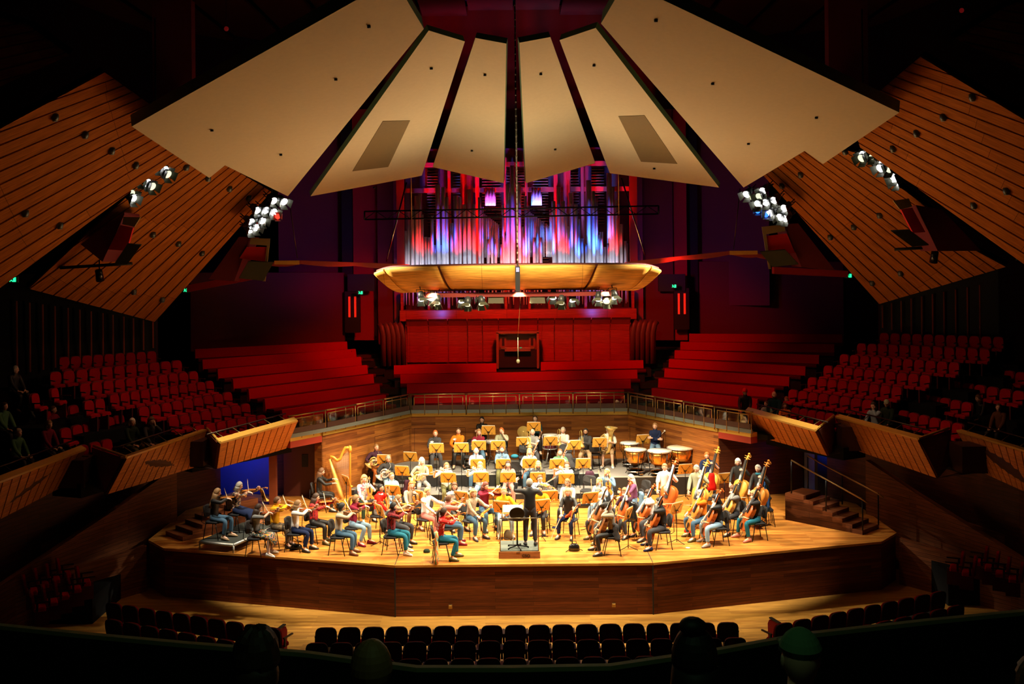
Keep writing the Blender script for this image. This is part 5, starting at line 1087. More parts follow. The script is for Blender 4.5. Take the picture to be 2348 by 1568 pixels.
def spec_bassoon():
    a = MB(); a.tube([(-.05, 0, 0), (0, 0, 0), (.5, 0, 0)], [.03, .038, .034], 10, 0, .7); a.tube([(.5, .012, 0), (1.22, .012, 0)], [.022, .018], 10); a.tube([(.45, -.022, 0), (.85, -.022, 0)], [.016, .013], 8)
    w_ = MB(); w_.tube([(1.22, .012, 0), (1.30, .012, 0)], [.024, .028], 10); c = MB(); c.tube([(.85, -.022, 0), (.93, -.03, .02), (.96, -.06, -.06), (.90, -.05, -.2), (.84, -.04, -.26)], .005, 6)
    k = MB()
    for i in range(16): k.tube([(.05+.07*i, .01, .028), (.085+.07*i, .012, .032)], .007, 5)
    return [('tube', a.mesh('tube', mat('red maple', (.50, .10, .02), .3))), ('ivory_ring', w_.mesh('ivory_ring', PAPER)), ('crook', c.mesh('crook', SILV)), ('keywork', k.mesh('keywork', SILV))]
def bell(b, c, ax, prof, n=18):
    ax = Vector(ax).normalized(); M = ax.to_track_quat('Z', 'Y').to_matrix(); b.lathe(prof, c, n, M=M)
def spec_horn(mt):
    a = MB(); circ = lambda r, z, t0, t1, n: [(r*math.cos(t0+(t1-t0)*i/n), z, r*math.sin(t0+(t1-t0)*i/n)) for i in range(n+1)]
    a.tube(circ(.135, 0, 0, 5.9, 20), [.009+.0006*i for i in range(21)], 7); a.tube(circ(.115, .02, .5, 6.5, 18), .009, 7); a.tube(circ(.085, -.015, 0, 5.5, 16), .008, 7); a.tube(circ(.06, .02, 1, 6.6, 12), .008, 7)
    a.tube([(-.11, .01, .08), (-.2, -.05, .2), (-.17, -.1, .34)], .006, 6)
    b = MB(); bell(b, (.12, 0, -.06), (.6, -.35, -.75), [(.022, -.16), (.03, -.08), (.05, 0), (.09, .06), (.155, .10), (.158, .10), (.09, .065), (.03, 0)])
    v = MB()
    for k in range(3): v.lathe([(.001, -.03), (.02, -.03), (.02, .03), (.001, .03)], (-.05+.045*k, .02, .02), 8)
    return [('coil', a.mesh('coil', mt)), ('bell', b.mesh('bell', mt)), ('valve', v.mesh('valve', SILV))]
def spec_trumpet(mt):
    a = MB(); a.tube([(-.12, 0, 0), (.25, 0, 0), (.29, .03, 0), (.29, .09, 0), (.25, .12, 0), (0, .12, 0), (-.04, .09, 0), (-.04, .03, 0), (0, 0, 0)], .0075, 7); b = MB(); bell(b, (.42, .12, 0), (1, 0, 0), [(.008, -.2), (.012, -.06), (.025, 0), (.06, .05), (.062, .05), (.02, .0)])
    v = MB()
    for k in range(3): v.tube([(.06+.03*k, .06, -.05), (.06+.03*k, .06, .10)], .011, 8)
    return [('tubing', a.mesh('tubing', mt)), ('bell', b.mesh('bell', mt)), ('valve', v.mesh('valve', mt))]
def spec_trombone(mt):
    a = MB(); a.tube([(.55, -.05, 0), (-.25, -.05, 0), (-.28, 0, 0), (-.25, .05, 0), (.55, .05, 0)], .009, 7); a.tube([(.1, -.06, .01), (.1, .06, .01)], .007, 6); a.tube([(.55, .05, 0), (.75, .05, .02), (.80, .0, .06), (.75, -.02, .10), (.35, -.02, .10)], .010, 7)
    b = MB(); bell(b, (.36, -.02, .10), (-1, 0, 0), [(.010, -.25), (.016, -.10), (.03, 0), (.06, .06), (.11, .11), (.112, .11), (.05, .03)]); return [('slide', a.mesh('slide', mt)), ('bell', b.mesh('bell', mt))]
def spec_tuba(mt):
    a = MB(); a.tube([(0, .16, 0), (-.10, .12, .0), (-.14, 0, 0), (-.08, -.12, 0), (.1, -.15, 0), (.45, -.15, 0)], [.05, .055, .055, .055, .06, .07], 10); a.tube([(0, .16, 0), (.40, .16, 0), (.48, .08, 0), (.40, .0, .02), (.1, .0, .03)], [.045, .035, .03, .025, .022], 9); a.tube([(.1, .0, .05), (.0, .04, .07), (.05, .1, .07), (.3, .1, .07), (.34, .05, .07), (.3, .02, .07)], .012, 7)
    a.tube([(.3, .06, .04), (.45, .1, -.05), (.52, .08, -.10)], .008, 6)
    b = MB(); bell(b, (.45, -.15, 0), (1, 0, .1), [(.07, 0), (.085, .12), (.13, .22), (.22, .30), (.225, .30), (.12, .20), (.05, .05)], 24); v = MB()
    for k in range(4): v.tube([(.10+.04*k, .03, .07), (.10+.04*k, .03, .18)], .014, 8)
    return [('bow_tubing', a.mesh('bow_tubing', mt)), ('bell', b.mesh('bell', mt)), ('valve', v.mesh('valve', mt))]
INS = {'clarinet': spec_clarinet(), 'flute': spec_flute(), 'bassoon': spec_bassoon(), 'horn': spec_horn(BRASS), 'horn_s': spec_horn(SILV), 'trumpet': spec_trumpet(SILV), 'trombone': spec_trombone(BRASS), 'tuba': spec_tuba(BRASS)}
# chair
def chair_meshes():
    pad = mat('black chair pad', (.014, .014, .016), .75); s = MB(); R = []
    for z, k in ((.43, .97), (.44, 1), (.465, 1), (.475, .95)):
        R.append([Vector((.225*k*math.copysign(abs(math.cos(a))**.5, math.cos(a)), .02+.215*k*math.copysign(abs(math.sin(a))**.5, math.sin(a)), z)) for a in [2*math.pi*i/20 for i in range(20)]])
    s.rings(R, 0, True); S = s.mesh('seat', pad); b = MB(); R = []
    for y, k in ((0, .96), (.01, 1), (.035, 1), (.045, .95)):
        R.append([Vector((.215*k*math.copysign(abs(math.cos(a))**.55, math.cos(a)), -.235+y-.03*math.cos(a)**2*-1-.15*(.16*k*math.sin(a)), .72+.16*k*math.copysign(abs(math.sin(a))**.6, math.sin(a)))) for a in [2*math.pi*i/20 for i in range(20)]])
    b.rings(R[::-1], 0, True); B = b.mesh('backrest', pad)
    l = []
    for x, y in ((-1, 1), (1, 1), (-1, -1), (1, -1)): q = MB(); q.tube([(x*.19, y*.14, .44), (x*.235, .02+y*.22, .0)], .012, 6); l.append(('leg', q.mesh('leg', BLKM)))
    f = MB(); 
    for x in (-.2, .2): f.tube([(x, .14, .43), (x, -.19, .42), (x, -.26, .46), (x*.9, -.25, .72)], .010, 6)
    f.tube([(-.19, .14, .43), (.19, .14, .43)], .009, 6); return [('seat', S), ('backrest', B)]+l+[('frame', f.mesh('frame', BLKM))]
CHAIR = chair_meshes()
# music stand
def stand_meshes():
    r = []; d = MB(); pts = [(-.24, 0), (.24, 0), (.24, .27), (.21, .32), (-.21, .32), (-.24, .27)]
    d.slab([(x, 0, z-.16) for x, z in pts], (0, .012, 0)); d.box((0, -.03, -.165), (.48, .07, .012)); D = d.mesh('desk', DESK)
    br = MB()
    for s in (-1, 1):
        br.tube([(s*.03, .022, -.05), (s*.13, .022, .09)], .006, 5); br.lathe([(.001, 0), (.012, 0), (.012, .012), (.001, .012)], (s*.14, .012, .10), 8, M=Matrix.Rotation(-math.pi/2, 3, 'X')); br.lathe([(.001, 0), (.012, 0), (.012, .012), (.001, .012)], (s*.12, .012, -.11), 8, M=Matrix.Rotation(-math.pi/2, 3, 'X'))
    br.box((0, .03, -.055), (.10, .03, .02)); return D, br.mesh('bracket', BLKM)
SD, SBK = stand_meshes()
# ================================================================== ORCHESTRA
# (px, py of head top, pose, female, hair, hair colour, skin, top, bottom, shoes, sleeves, tone, yaw override deg or None, level or None, description)
PP = [
(498,1119,'violin',1,'wavy','lbr','p','black','jeans','tan','l',0,None,None,'woman with a long brown ponytail, black top with blue shoulders and jeans'),
(548,1104,'violin',1,'bob','gry','l','floral dark','skirt_n','black','l',0,None,None,'grey haired woman with glasses, dark patterned top and long navy skirt'),
(592,1137,'violin',1,'wavy','dkb','l','grey','skirt_f','white','s',1,None,None,'woman with long dark curls, grey tee and floral skirt'),
(635,1121,'violin',0,'short','brn','p','yellow','camo','black','l',2,None,None,'man in a mustard sweater and camouflage trousers'),
(682,1146,'violin',1,'bob','lbr','l','white','navy','black','l',1,None,None,'woman with a light brown bob and white cardigan'),
(724,1130,'violin',1,'long','dkb','p','plaid red','black','olive','l',0,None,None,'woman in a red and black checked shirt'),
(783,1152,'violin',1,'bun','blk','t','beige','jeans','brown','l',3,None,None,'black haired woman in a beige sweater and cuffed jeans'),
(815,1134,'violin',1,'pony','lbr','l','maroon','ljeans','maroon','l',0,None,None,'woman in a maroon sweater, pale jeans and red boots'),
(737,1072,'harp',1,'long','brn','l','black','black','black','l',0,-85,None,'harpist with long brown hair, dressed in black'),
(835,1089,'viola_up',1,'curly','bln','l','floral white','dgreen','black','l',0,-150,None,'woman with curly blonde hair and white floral top'),
(873,1110,'viola_up',0,'short','blk','t','red','grey','black','l',0,-110,None,'black haired man in a red sweater over a white collar'),
(902,1151,'violin',0,'beard','blk','p','plaid dark','teal','white','l',0,None,None,'man with black hair and beard in a dark red checked shirt'),
(912,1134,'violin',1,'bob','lbr','p','tan','dgrey','black','l',2,None,None,'light brown haired woman half hidden behind the bearded violinist'),
(943,1103,'viola_up',1,'long','red','l','beige','brown','brown','l',0,-160,None,'woman with very long red hair'),
(980,1117,'violin_lap',1,'long','bln','l','white','pink','black','l',3,-120,None,'woman with long blonde hair, white top and rose trousers'),
(1042,1105,'idle',1,'bob','brn','p','striped top','black','black','l',0,-150,None,'woman with a brown bob and white top with grey stripes'),
(1029,1134,'violin',0,'short','brn','p','pink','jeans','maroon','s',0,-80,None,'man in a pale pink tee with a tattooed arm and maroon sneakers'),
(1017,1163,'violin',1,'pony','dkb','p','snow patterned red','teal','olive','l',0,None,None,'woman in the red patterned sweater with striped socks, nearest the edge'),
(1085,1121,'violin_lap',1,'curly','bln','p','heather','jeans','dgrey','l',2,-140,None,'short haired blonde woman in a mottled beige cardigan'),
(1113,1104,'violin',1,'bob','aub','l','maroon','jeans','black','l',3,-150,None,'woman with an auburn bob and maroon blouse'),
(1155,1117,'violin_lap',1,'short','bln','p','yellow','ljeans','brown','l',0,-170,None,'blonde woman in a yellow cardigan and pale jeans, brown boots'),
(1214,1096,'conduct',0,'short','gry','l','black','dgrey','black','l',0,0,1.5,'grey haired conductor in a black jacket seen from behind, arms raised'),
(1238,1088,'violin',0,'short','brn','l','lblue','jeans','black','l',2,170,None,'man with glasses in a pale blue shirt, behind the conductor'),
(1237,1111,'violin_lap',0,'short','blk','p','yellow','black','dgrey','s',2,170,None,'dark haired young man in a yellow shirt, right of the conductor'),
(1301,1097,'idle',1,'bob','lbr','p','cream','black','black','l',0,165,None,'woman with glasses and a cream cardigan'),
(1302,1119,'violin_lap',1,'pony','bln','p','black','navy','black','s',1,160,None,'woman in a black top and wristbands resting her viola'),
(1374,1094,'viola_up',1,'long','bln','l','lblue','ljeans','tan','l',2,150,None,'woman with long blonde hair and a pale blue top'),
(1392,1074,'viola_up',1,'wavy','bln','p','denim','ljeans','black','l',0,160,None,'woman in a denim jacket holding her violin up'),
(1379,1127,'cello',0,'bald','gry','p','black','dgrey','olive','s',3,115,None,'balding man in dark clothes resting his forehead on his hand'),
(1396,1151,'cello',1,'beanie','blk','l','beige','black','black','l',3,None,None,'player with a dark cap of hair, black and beige top, nearest the podium'),
(1433,1117,'cello',1,'wavy','lbr','p','plum','dgrey','black','s',1,130,None,'woman with long wavy fair hair and a dark plum tee'),
(1447,1087,'violin_lap',1,'wavy','gry','p','purple','denim','black','l',0,100,None,'woman with greying fair hair and a purple top'),
(1486,1122,'cello',1,'bun','dkb','p','white','dgrey','black','l',1,None,None,'dark haired woman in a white blouse'),
(1512,1140,'cello',0,'short','blk','l','black','dgrey','navy','l',1,None,None,'black haired player in a black sweater and navy shoes'),
(1524,1061,'bass',0,'short','lbr','p','white','dgrey','black','s',1,150,None,'man with cropped hair in a white tee'),
(1597,1064,'bass',0,'short','gry','p','sage','tan','black','l',2,140,None,'grey haired man in a sage green sweater'),
(1621,1035,'bass',0,'short','red','p','navy','dgrey','black','s',2,150,None,'sandy haired man in a navy tee, at the back'),
(1692,1049,'bass',1,'bob','wht','l','black','denim','black','l',2,140,None,'person with white hair and a black cardigan'),
(1738,1064,'bass',0,'short','gry','l','black','dgrey','black','l',0,130,None,'grey haired man in black with a teal scarf, at the far right'),
(1606,1122,'cello',1,'short','gry','l','orange','jeans','olive','l',0,None,None,'woman in an orange sweater with short grey hair'),
(1641,1133,'cello',0,'curly','blk','p','black','ljeans','grey','s',1,None,None,'black haired man in a black tee and pale jeans'),
(1681,1112,'cello',1,'long','brn','p','grey','dgrey','black','l',2,None,None,'brown haired woman in a grey patterned top'),
(1729,1123,'cello',1,'pony','bln','p','dgrey','teal','pink','l',1,None,None,'blonde woman in a grey raglan top and teal jeans, furthest right'),
(863,1018,'horn',0,'short','lbr','p','plum','rust','brown','l',0,-150,None,'man with light brown hair, plum sweater and rust trousers'),
(890,1044,'horn_s',0,'short','gry','p','dgrey','ljeans','black','l',0,-160,None,'grey haired man with glasses, charcoal jumper and blue jeans'),
(967,1035,'horn',1,'curly','wht','l','beige','grey','black','l',0,-165,None,'woman with curly pale hair and patterned beige blouse'),
(898,1083,'idle',1,'short','lbr','l','lblue','denim','black','l',0,-160,None,'person with glasses and a blue shirt over white, before the horns'),
(998,986,'trumpet',0,'short','red','p','dgrey','dgrey','white','h',0,-172,None,'red haired man in a dark polo'),
(1051,981,'trumpet',0,'short','brn','p','orange','black','black','l',0,-175,None,'man in an orange sweater'),
(1098,983,'trumpet',1,'long','lbr','p','maroon','jeans','white','s',0,180,None,'woman with long fair hair and a maroon tee'),
(1105,955,'folded',0,'short','blk','p','black','black','black','l',0,180,2.12,'dark haired man sitting high behind the brass by the back wall'),
(1150,980,'face',0,'short','red','p','sage','dgrey','black','s',0,180,None,'red haired man in a sage shirt with a hand at his face'),
(1092,1026,'clarinet',0,'bald','gry','l','lilac','jeans','black','l',0,180,None,'bald man in a pale pink shirt'),
(1151,1023,'clarinet',0,'beard','brn','p','denim','olive','black','l',0,180,None,'bearded man in a blue shirt'),
(1101,1059,'flute',1,'curly','bln','l','white','ljeans','black','l',0,180,None,'woman with curly golden hair in white'),
(1165,1056,'clarinet',1,'long','dkb','l','pink','pink','black','s',0,180,None,'woman with long dark hair and fringe in pale pink'),
(1024,1060,'flute',1,'bob','lbr','p','white','olive','black','s',0,-165,None,'woman with a light brown bob and white top'),
(1214,1027,'bassoon',1,'long','bln','l','lblue','jeans','black','s',0,180,None,'blonde woman in a light blue top'),
(1234,1056,'clarinet',1,'long','bln','l','dgrey','jeans','black','l',0,180,None,'blonde woman with glasses in charcoal, before the bassoons'),
(1284,1029,'bassoon',0,'short','brn','p','green','dgrey','black','s',0,180,None,'man in a green tee'),
(1300,1058,'flute',1,'bob','brn','l','white','dgrey','black','s',0,175,None,'brown haired player in a white tee'),
(1221,983,'trombone',0,'bald','gry','p','grey','dgrey','black','s',0,180,None,'pink faced man in a grey polo'),
(1291,979,'trombone',0,'short','gry','p','white','tan','black','s',0,175,None,'grey haired man in a white printed tee'),
(1343,982,'trombone',0,'beard','blk','t','dgrey','tan','black','l',0,170,None,'bearded man with glasses in charcoal'),
(1395,978,'tuba',0,'cap','gry','p','white','shorts','white','h',0,168,None,'man in a cap, open white shirt and brown shorts'),
(1227,952,'idle',0,'short','dkb','l','dteal','black','black','s',0,180,2.17,'percussionist in a dark tee sitting high behind the trombones'),
(1502,969,'folded',0,'short','lbr','p','navy','denim','black','l',0,172,2.08,'man in a navy sweater sitting high with folded arms behind the timpani'),
]
# audience: same layout, level in the last-but-one slot gives the seat floor
AUD = [
(1708,890,'idle',1,'beanie','red','p','black','jeans','black','l',0,160,3.3,'person in a red beanie and black jacket on the front bench'),
(1775,897,'idle',0,'bald','brn','p','dteal','jeans','black','l',0,150,3.3,'bearded man in a dark teal jumper in the front gallery seats'),
(1757,919,'idle',0,'short','brn','p','mint','olive','black','l',0,150,3.2,'child in a mint green top leaning on the gallery rail'),
(1799,923,'idle',1,'bob','brn','p','orange','cream','black','l',0,150,3.2,'child in an orange top in the front gallery seats'),
(1803,909,'idle',1,'bob','lbr','p','dgreen','dgreen','black','l',0,140,3.2,'adult in a dark green coat behind the child in orange'),
(2003,921,'face',1,'long','dkb','p','lblue','jeans','black','l',0,130,3.27,'woman with dark hair and a pale blue jacket'),
(2033,916,'idle',0,'cap','gry','p','dgreen','dgreen','black','l',0,130,3.27,'man in a flat cap and dark green coat'),
(2243,905,'idle',1,'bob','brn','p','black','black','black','l',0,120,3.3,'dimly lit person in black in the outer right gallery'),
(2290,925,'idle',0,'short','brn','p','brown','black','black','l',0,120,3.3,'dimly lit person in brown near the right edge'),
(303,958,'idle',1,'bob','wht','p','dgreen','olive','black','l',0,-120,3.3,'grey haired woman in a green coat behind the left gallery front'),
(346,956,'face',1,'curly','brn','p','dgrey','dgrey','black','l',0,-130,3.3,'woman with brown curls holding her hand to her mouth'),
(200,893,'idle',0,'short','dkb','p','black','black','black','l',0,-120,3.75,'dark haired person in black alone in the left gallery'),
(310,908,'idle',0,'short','blk','p','black','black','black','l',0,-120,3.5,'person in black beside the pole in the left gallery'),
(35,838,'idle',0,'short','gry','p','black','black','black','l',0,-110,4.7,'shadowy person in the dark at the upper left edge'),
(83,925,'idle',1,'long','dkb','p','black','black','black','l',0,-110,3.6,'shadowy long haired person in the far left seats'),
(122,930,'idle',0,'short','brn','p','maroon','black','black','l',0,-110,3.6,'shadowy person in maroon in the far left seats'),
(80,905,'idle',0,'short','brn','p','black','black','black','l',0,-110,3.9,'shadowy dark clad person in the fourth row, far left'),
(42,982,'idle',1,'bob','gry','p','green','black','black','l',0,-110,3.3,'grey haired person in green, leaning forward at the far left'),
(10,922,'idle',0,'short','dkb','p','green','black','black','l',0,-110,3.9,'dark haired person in green at the left picture edge'),
(112,963,'idle',1,'bob','lbr','p','maroon','black','black','l',0,-110,3.45,'shadowy light haired person left of the outer red seats'),
]
CX0, CY0 = 0.0, 27.2
rnd = random.Random(11)
HEAD = {'bass': 1.745, 'conduct': 1.745, 'timpani': 1.745}
jobs = []
for k, row in enumerate(PP+AUD):
    px, py, ps, fem, hs, hc, sk, top, bot, shoe, slv, tone, yaw, lvl, who = row; aud = k >= len(PP)
    kind = 'horn' if ps == 'horn_s' else ps; hh = HEAD.get(kind, 1.335); sc = 1.0
    if 'child' in who: sc = .84
    rnd = random.Random(500+k)
    if lvl is not None: P = onz(px, py, lvl+hh*sc); g = lvl
    else:
        best = None
        for L in (1.9, 1.55, 1.5, 1.3):
            P_ = onz(px, py, L+hh); e = abs(ground(P_.x, P_.y)-L)
            if best is None or e < best[0]-1e-6: best = (e, P_, L)
        P = best[1]; g = ground(P.x, P.y)
    if yaw is None: dx, dy = CX0-P.x, CY0-P.y; rz = math.atan2(-dx, dy)+(-.12 if kind == 'violin' and P.x < 0 else 0)
    else: rz = math.radians(yaw)
    lean = .05*math.copysign(1, 1)
    J, hl, hr, I, look = pose(kind, rnd)
    J['neck'] = J['head']+Vector((0, -.02, -.06))
    off = Matrix.Rotation(rz, 3, 'Z') @ Vector((0, J['head'].y, 0)); loc_ = Vector((P.x-off.x, P.y-off.y, g))
    if kind == 'viola_up' and fem: look[0] *= .5
    o = skeleton(J, (.96 if fem else 1.04)*(.97 if 'child' in who else 1), fem)
    jobs.append((o, J, hl, hr, I, look, row, loc_, rz, sc, aud, kind))
bpy.context.view_layer.update()
dg = bpy.context.evaluated_depsgraph_get()
bases = [bpy.data.meshes.new_from_object(j[0].evaluated_get(dg)) for j in jobs]
for j in jobs: me = j[0].data; bpy.data.objects.remove(j[0]); bpy.data.meshes.remove(me)
PLAY = {'violin': 'playing', 'viola_up': 'holding an instrument upright', 'violin_lap': 'resting an instrument on the lap', 'cello': 'bowing a cello', 'bass': 'standing at a double bass', 'clarinet': 'playing a black woodwind', 'flute': 'playing a flute', 'bassoon': 'holding a bassoon', 'horn': 'holding a horn', 'horn_s': 'playing a silver horn', 'trumpet': 'resting a trumpet', 'trombone': 'resting a trombone', 'tuba': 'behind a tuba'}
INM = {'horn_s': 'horn'}
WHO = []
for (o, J, hl, hr, I, look, row, loc_, rz, sc, aud, kind), base in zip(jobs, bases):
    px, py, ps, fem, hs, hc, sk, top, bot, shoe, slv, tone, yaw, lvl, who = row
    act = PLAY.get(ps, ''); lab = who+(', '+act if act and len((who+act).split()) < 15 else '')
    finish(o, base, J, hl, hr, look, (fem, hs, hc, sk, top, bot, shoe, slv), loc_, rz, lab, sc)
    MW = Matrix.Translation(loc_) @ Matrix.Rotation(rz, 4, 'Z') @ Matrix.Scale(sc, 4); short = ' '.join(who.split(',')[0].split()[:11])
    for nm, m in I.items():
        if nm in ('violin', 'cello', 'double_bass'): inst(nm, FID[nm, tone], '%s of the %s' % (nm.replace('_', ' '), short), nm.replace('_', ' '), MW @ m, {'violin': 'violins and violas', 'cello': 'cellos', 'double_bass': 'double basses'}[nm])
        elif nm == 'bow': inst('violin_bow', BOW, 'thin bow held by the %s' % short, 'bow', MW @ m, 'violin bows')
        elif nm == 'cbow': inst('cello_bow' if kind == 'cello' else 'bass_bow', CBOW, 'thick bow held by the %s' % short, 'bow', MW @ m, 'low string bows')
        else:
            key = 'horn_s' if ps == 'horn_s' else nm; inst(nm, INS[key], '%s of the %s' % (nm, short), nm, MW @ m)
    if not aud: WHO.append((loc_.copy(), short))
    if aud: continue
    if kind in ('bass',):
        b = MB(); b.lathe([(.001, .70), (.16, .70), (.17, .72), (.16, .75), (.001, .75)], (0, 0, 0), 14); st = thing('bar_stool', 'round black stool behind the %s' % short, 'stool', loc_+Matrix.Rotation(rz, 3, 'Z') @ Vector((0, -.30, 0)), rz); b.obj('seat', BLACK, st)
        for k in range(4): a = k*math.pi/2+.7; MB().tube([(.10*math.cos(a), .10*math.sin(a), .70), (.2*math.cos(a), .2*math.sin(a), 0)], .012, 6).obj('leg', BLKM, st)
    elif kind not in ('conduct', 'timpani') and 'sitting high' not in who:
        inst('orchestra_chair', CHAIR, 'black chair under the %s' % short, 'chair', MW, 'black orchestra chairs')
    elif 'sitting high' in who:
        g_lvl = lvl
        b = MB(); b.lathe([(.001, .42), (.16, .42), (.17, .44), (.16, .47), (.001, .47)], (0, 0, 0), 14); b.tube([(0, 0, .42), (0, 0, 1.9-g_lvl)], .02, 8); st = b.obj('drum_stool', BLACK); st.location = loc_; tag(st, 'tall black stool under the %s' % ' '.join(short.split()[:9]), 'stool')
# music stands: px, py of desk centre, yaw of the desk's back (0 = back to the camera), level hint
STN = [(1001,1027,0),(1058,1026,0),(1098,1021,0),(1142,1021,0),(1120,986,0),(1224,978,0),(1200,1013,0),(1262,1011,8),(1316,1020,12),(1375,1014,5),(1474,1007,14),(881,1053,-8),(941,1047,-15),(922,1079,-14),(975,1077,-8),(1096,1063,0),(1154,1063,0),(1215,1062,0),(1277,1063,6),(1337,1062,6),(1028,1095,-6),(1103,1094,0),(1165,1094,0),(1233,1094,0),(1299,1097,0),(1571,1075,16),(1521,1112,20),(1661,1096,18),(1131,1131,0),(1353,1141,22),(1260,1137,8),(1242,1158,22),(1151,1162,-18),(900,1124,-14),(957,1136,-30),(1057,1139,-25),(871,1170,-58),(773,1158,-55),(671,1163,-50),(603,1133,-62),(794,1102,-55),(1551,1165,42),(1440,1178,62),(1312,1180,78)]
free = list(WHO)
def music_stand(P, g, yaw, tilt, lab, short, open_white=False):
    st = thing('music_stand', lab, 'music stand', (P.x, P.y, g), yaw, 'plywood orchestra stands')
    R = Matrix.Translation((0, 0, P.z-g)) @ Matrix.Rotation(math.pi, 4, 'Z') @ Matrix.Rotation(-tilt, 4, 'X')
    dk = mk('desk', SD, st, R); mk('bracket', SBK, dk)
    MB().tube([(0, 0, .03), (0, 0, P.z-g-.05)], .011, 7).obj('pole', BLKM, st)
    for k in range(3): a = .5+k*2.094; MB().tube([(0, 0, .10), (.12*math.cos(a), .12*math.sin(a), .05), (.27*math.cos(a), .27*math.sin(a), .012)], .010, 5).obj('leg', BLKM, st)
    b = MB(); b.slab([(-.225, -.006, -.15), (.0, -.018, -.15), (.0, -.018, .175), (-.225, -.006, .175)], (0, .004, 0)); b.slab([(.0, -.018, -.15), (.225, -.006, -.15), (.225, -.006, .180), (.0, -.018, .175)], (0, .004, 0))
    sm = b.obj('sheet_music', PAPER); sm.matrix_world = Matrix.Translation((P.x, P.y, g)) @ Matrix.Rotation(yaw, 4, 'Z') @ R; tag(sm, 'white sheet music '+short, 'sheet music', 'sheet music on the stands')
used_lab = set()
for px, py, yaw in STN:
    best = None
    for L in (1.9, 1.5, 1.3):
        P = onz(px, py, L+.93); e = abs(ground(P.x, P.y)-L)
        if best is None or e < best[0]-1e-6: best = (e, P)
    P = best[1]
    if P.y > 36.1: P = at(px, py, 35.95)
    g = ground(P.x, P.y)
    bk = Matrix.Rotation(math.radians(yaw), 3, 'Z') @ Vector((0, 1, 0))
    n = min(free, key=lambda w_: (w_[0].xy-(P+bk*.75).xy).length); free.remove(n)
    music_stand(P, g, math.radians(yaw), .30, 'orange stand facing the %s' % n[1], 'for the %s' % n[1])
# conductor's podium, stool and desk
pc = onz(1190, 1262, 1.5); pt = thing('conductor_podium', 'timber conductor podium with grey top and rail, lettered CSO', 'podium', (pc.x+.01, pc.y, 1.3))
W = .51
MB().box((0, .5, .08), (1.02, 1.0, .16)).box((0, 0, .08), (1.06, .05, .18)).obj('base', wood('podium timber', (.36, .15, .05), (.32, .13, .04), 2, 1, .5), pt)
MB().box((0, .51, .175), (.98, .96, .03)).obj('top_carpet', mat('podium green grey carpet', (.13, .15, .13), .9), pt)
MB().box((-.03, -.028, .15), (.10, .008, .012)).obj('hand_slot', BLACK, pt)
cu = bpy.data.curves.new('lettering', 'FONT'); cu.body = 'CSO'; cu.size = .105; cu.extrude = .002; cu.align_x = 'CENTER'; cu.space_character = 1.0; cu.offset = .0035
t0 = bpy.data.objects.new('tmp', cu); COL.objects.link(t0); bpy.context.view_layer.update(); me_ = bpy.data.meshes.new_from_object(t0.evaluated_get(bpy.context.evaluated_depsgraph_get())); bpy.data.objects.remove(t0)
to = bpy.data.objects.new('lettering', me_); COL.objects.link(to); to.parent = pt; to.location = (.17, -.029, .035); to.rotation_euler = (math.pi/2, 0, 0); me_.materials.clear(); me_.materials.append(mat('lettering ink', (.02, .008, .008), .5))
b = MB(); 
for x in (-W+.02, W-.02): b.tube([(x, .03, .16), (x, .03, 1.02)], .014, 8)
b.tube([(-W+.02, .03, 1.02), (W-.02, .03, 1.02)], .013, 8); b.obj('safety_rail', mat('rail steel', (.25, .22, .15), .3, .9), pt)
ss = thing('conductor_stool', 'black swivel stool with back on the podium behind the conductor', 'stool', (pc.x-.04, pc.y+.28, 1.49))
b = MB(); R = []
for z, k in ((.72, .9), (.74, 1), (.78, 1), (.79, .9)): R.append([Vector((.23*k*math.cos(a), .05+.20*k*math.sin(a), z)) for a in [2*math.pi*i/18 for i in range(18)]])
b.rings(R); b.obj('seat', BLACK, ss); b = MB(); R = []
for y, k in ((-.20, .95), (-.19, 1), (-.16, 1), (-.15, .94)): R.append([Vector((.20*k*math.cos(a), y-.03*math.sin(a), .93+.17*k*math.sin(a))) for a in [2*math.pi*i/18 for i in range(18)]])
b.rings(R[::-1]); b.obj('backrest', BLACK, ss); MB().tube([(0, 0, .06), (0, 0, .72)], .022, 8).obj('column', BLKM, ss)
for k in range(5): a = k*1.2566; MB().tube([(0, 0, .07), (.28*math.cos(a), .28*math.sin(a), .03)], .016, 6).ball((.28*math.cos(a), .28*math.sin(a), .022), .022, 6).obj('foot', BLKM, ss)
P = onz(1176, 1166, 2.42); st = thing('conductor_desk', 'low flat conductor stand before the podium', 'music stand', (P.x, P.y, 1.3))
b = MB(); b.box((0, 0, 1.10), (.55, .42, .012), M=Matrix.Rotation(.3, 3, 'X')); b.obj('desk', DESK, st); MB().tube([(0, 0, 0.02), (0, 0, 1.1)], .013, 7).obj('pole', STEEL, st)
for k in range(3): a = k*2.094; MB().tube([(0, 0, .08), (.28*math.cos(a), .28*math.sin(a), .012)], .011, 5).obj('leg', BLKM, st)
b = MB(); b.box((0, 0, 0), (.50, .36, .012), M=Matrix.Rotation(.3, 3, 'X')); o = b.obj('score', PAPER); o.location = (P.x, P.y, 2.42); tag(o, 'large open white score on the conductor stand', 'score')
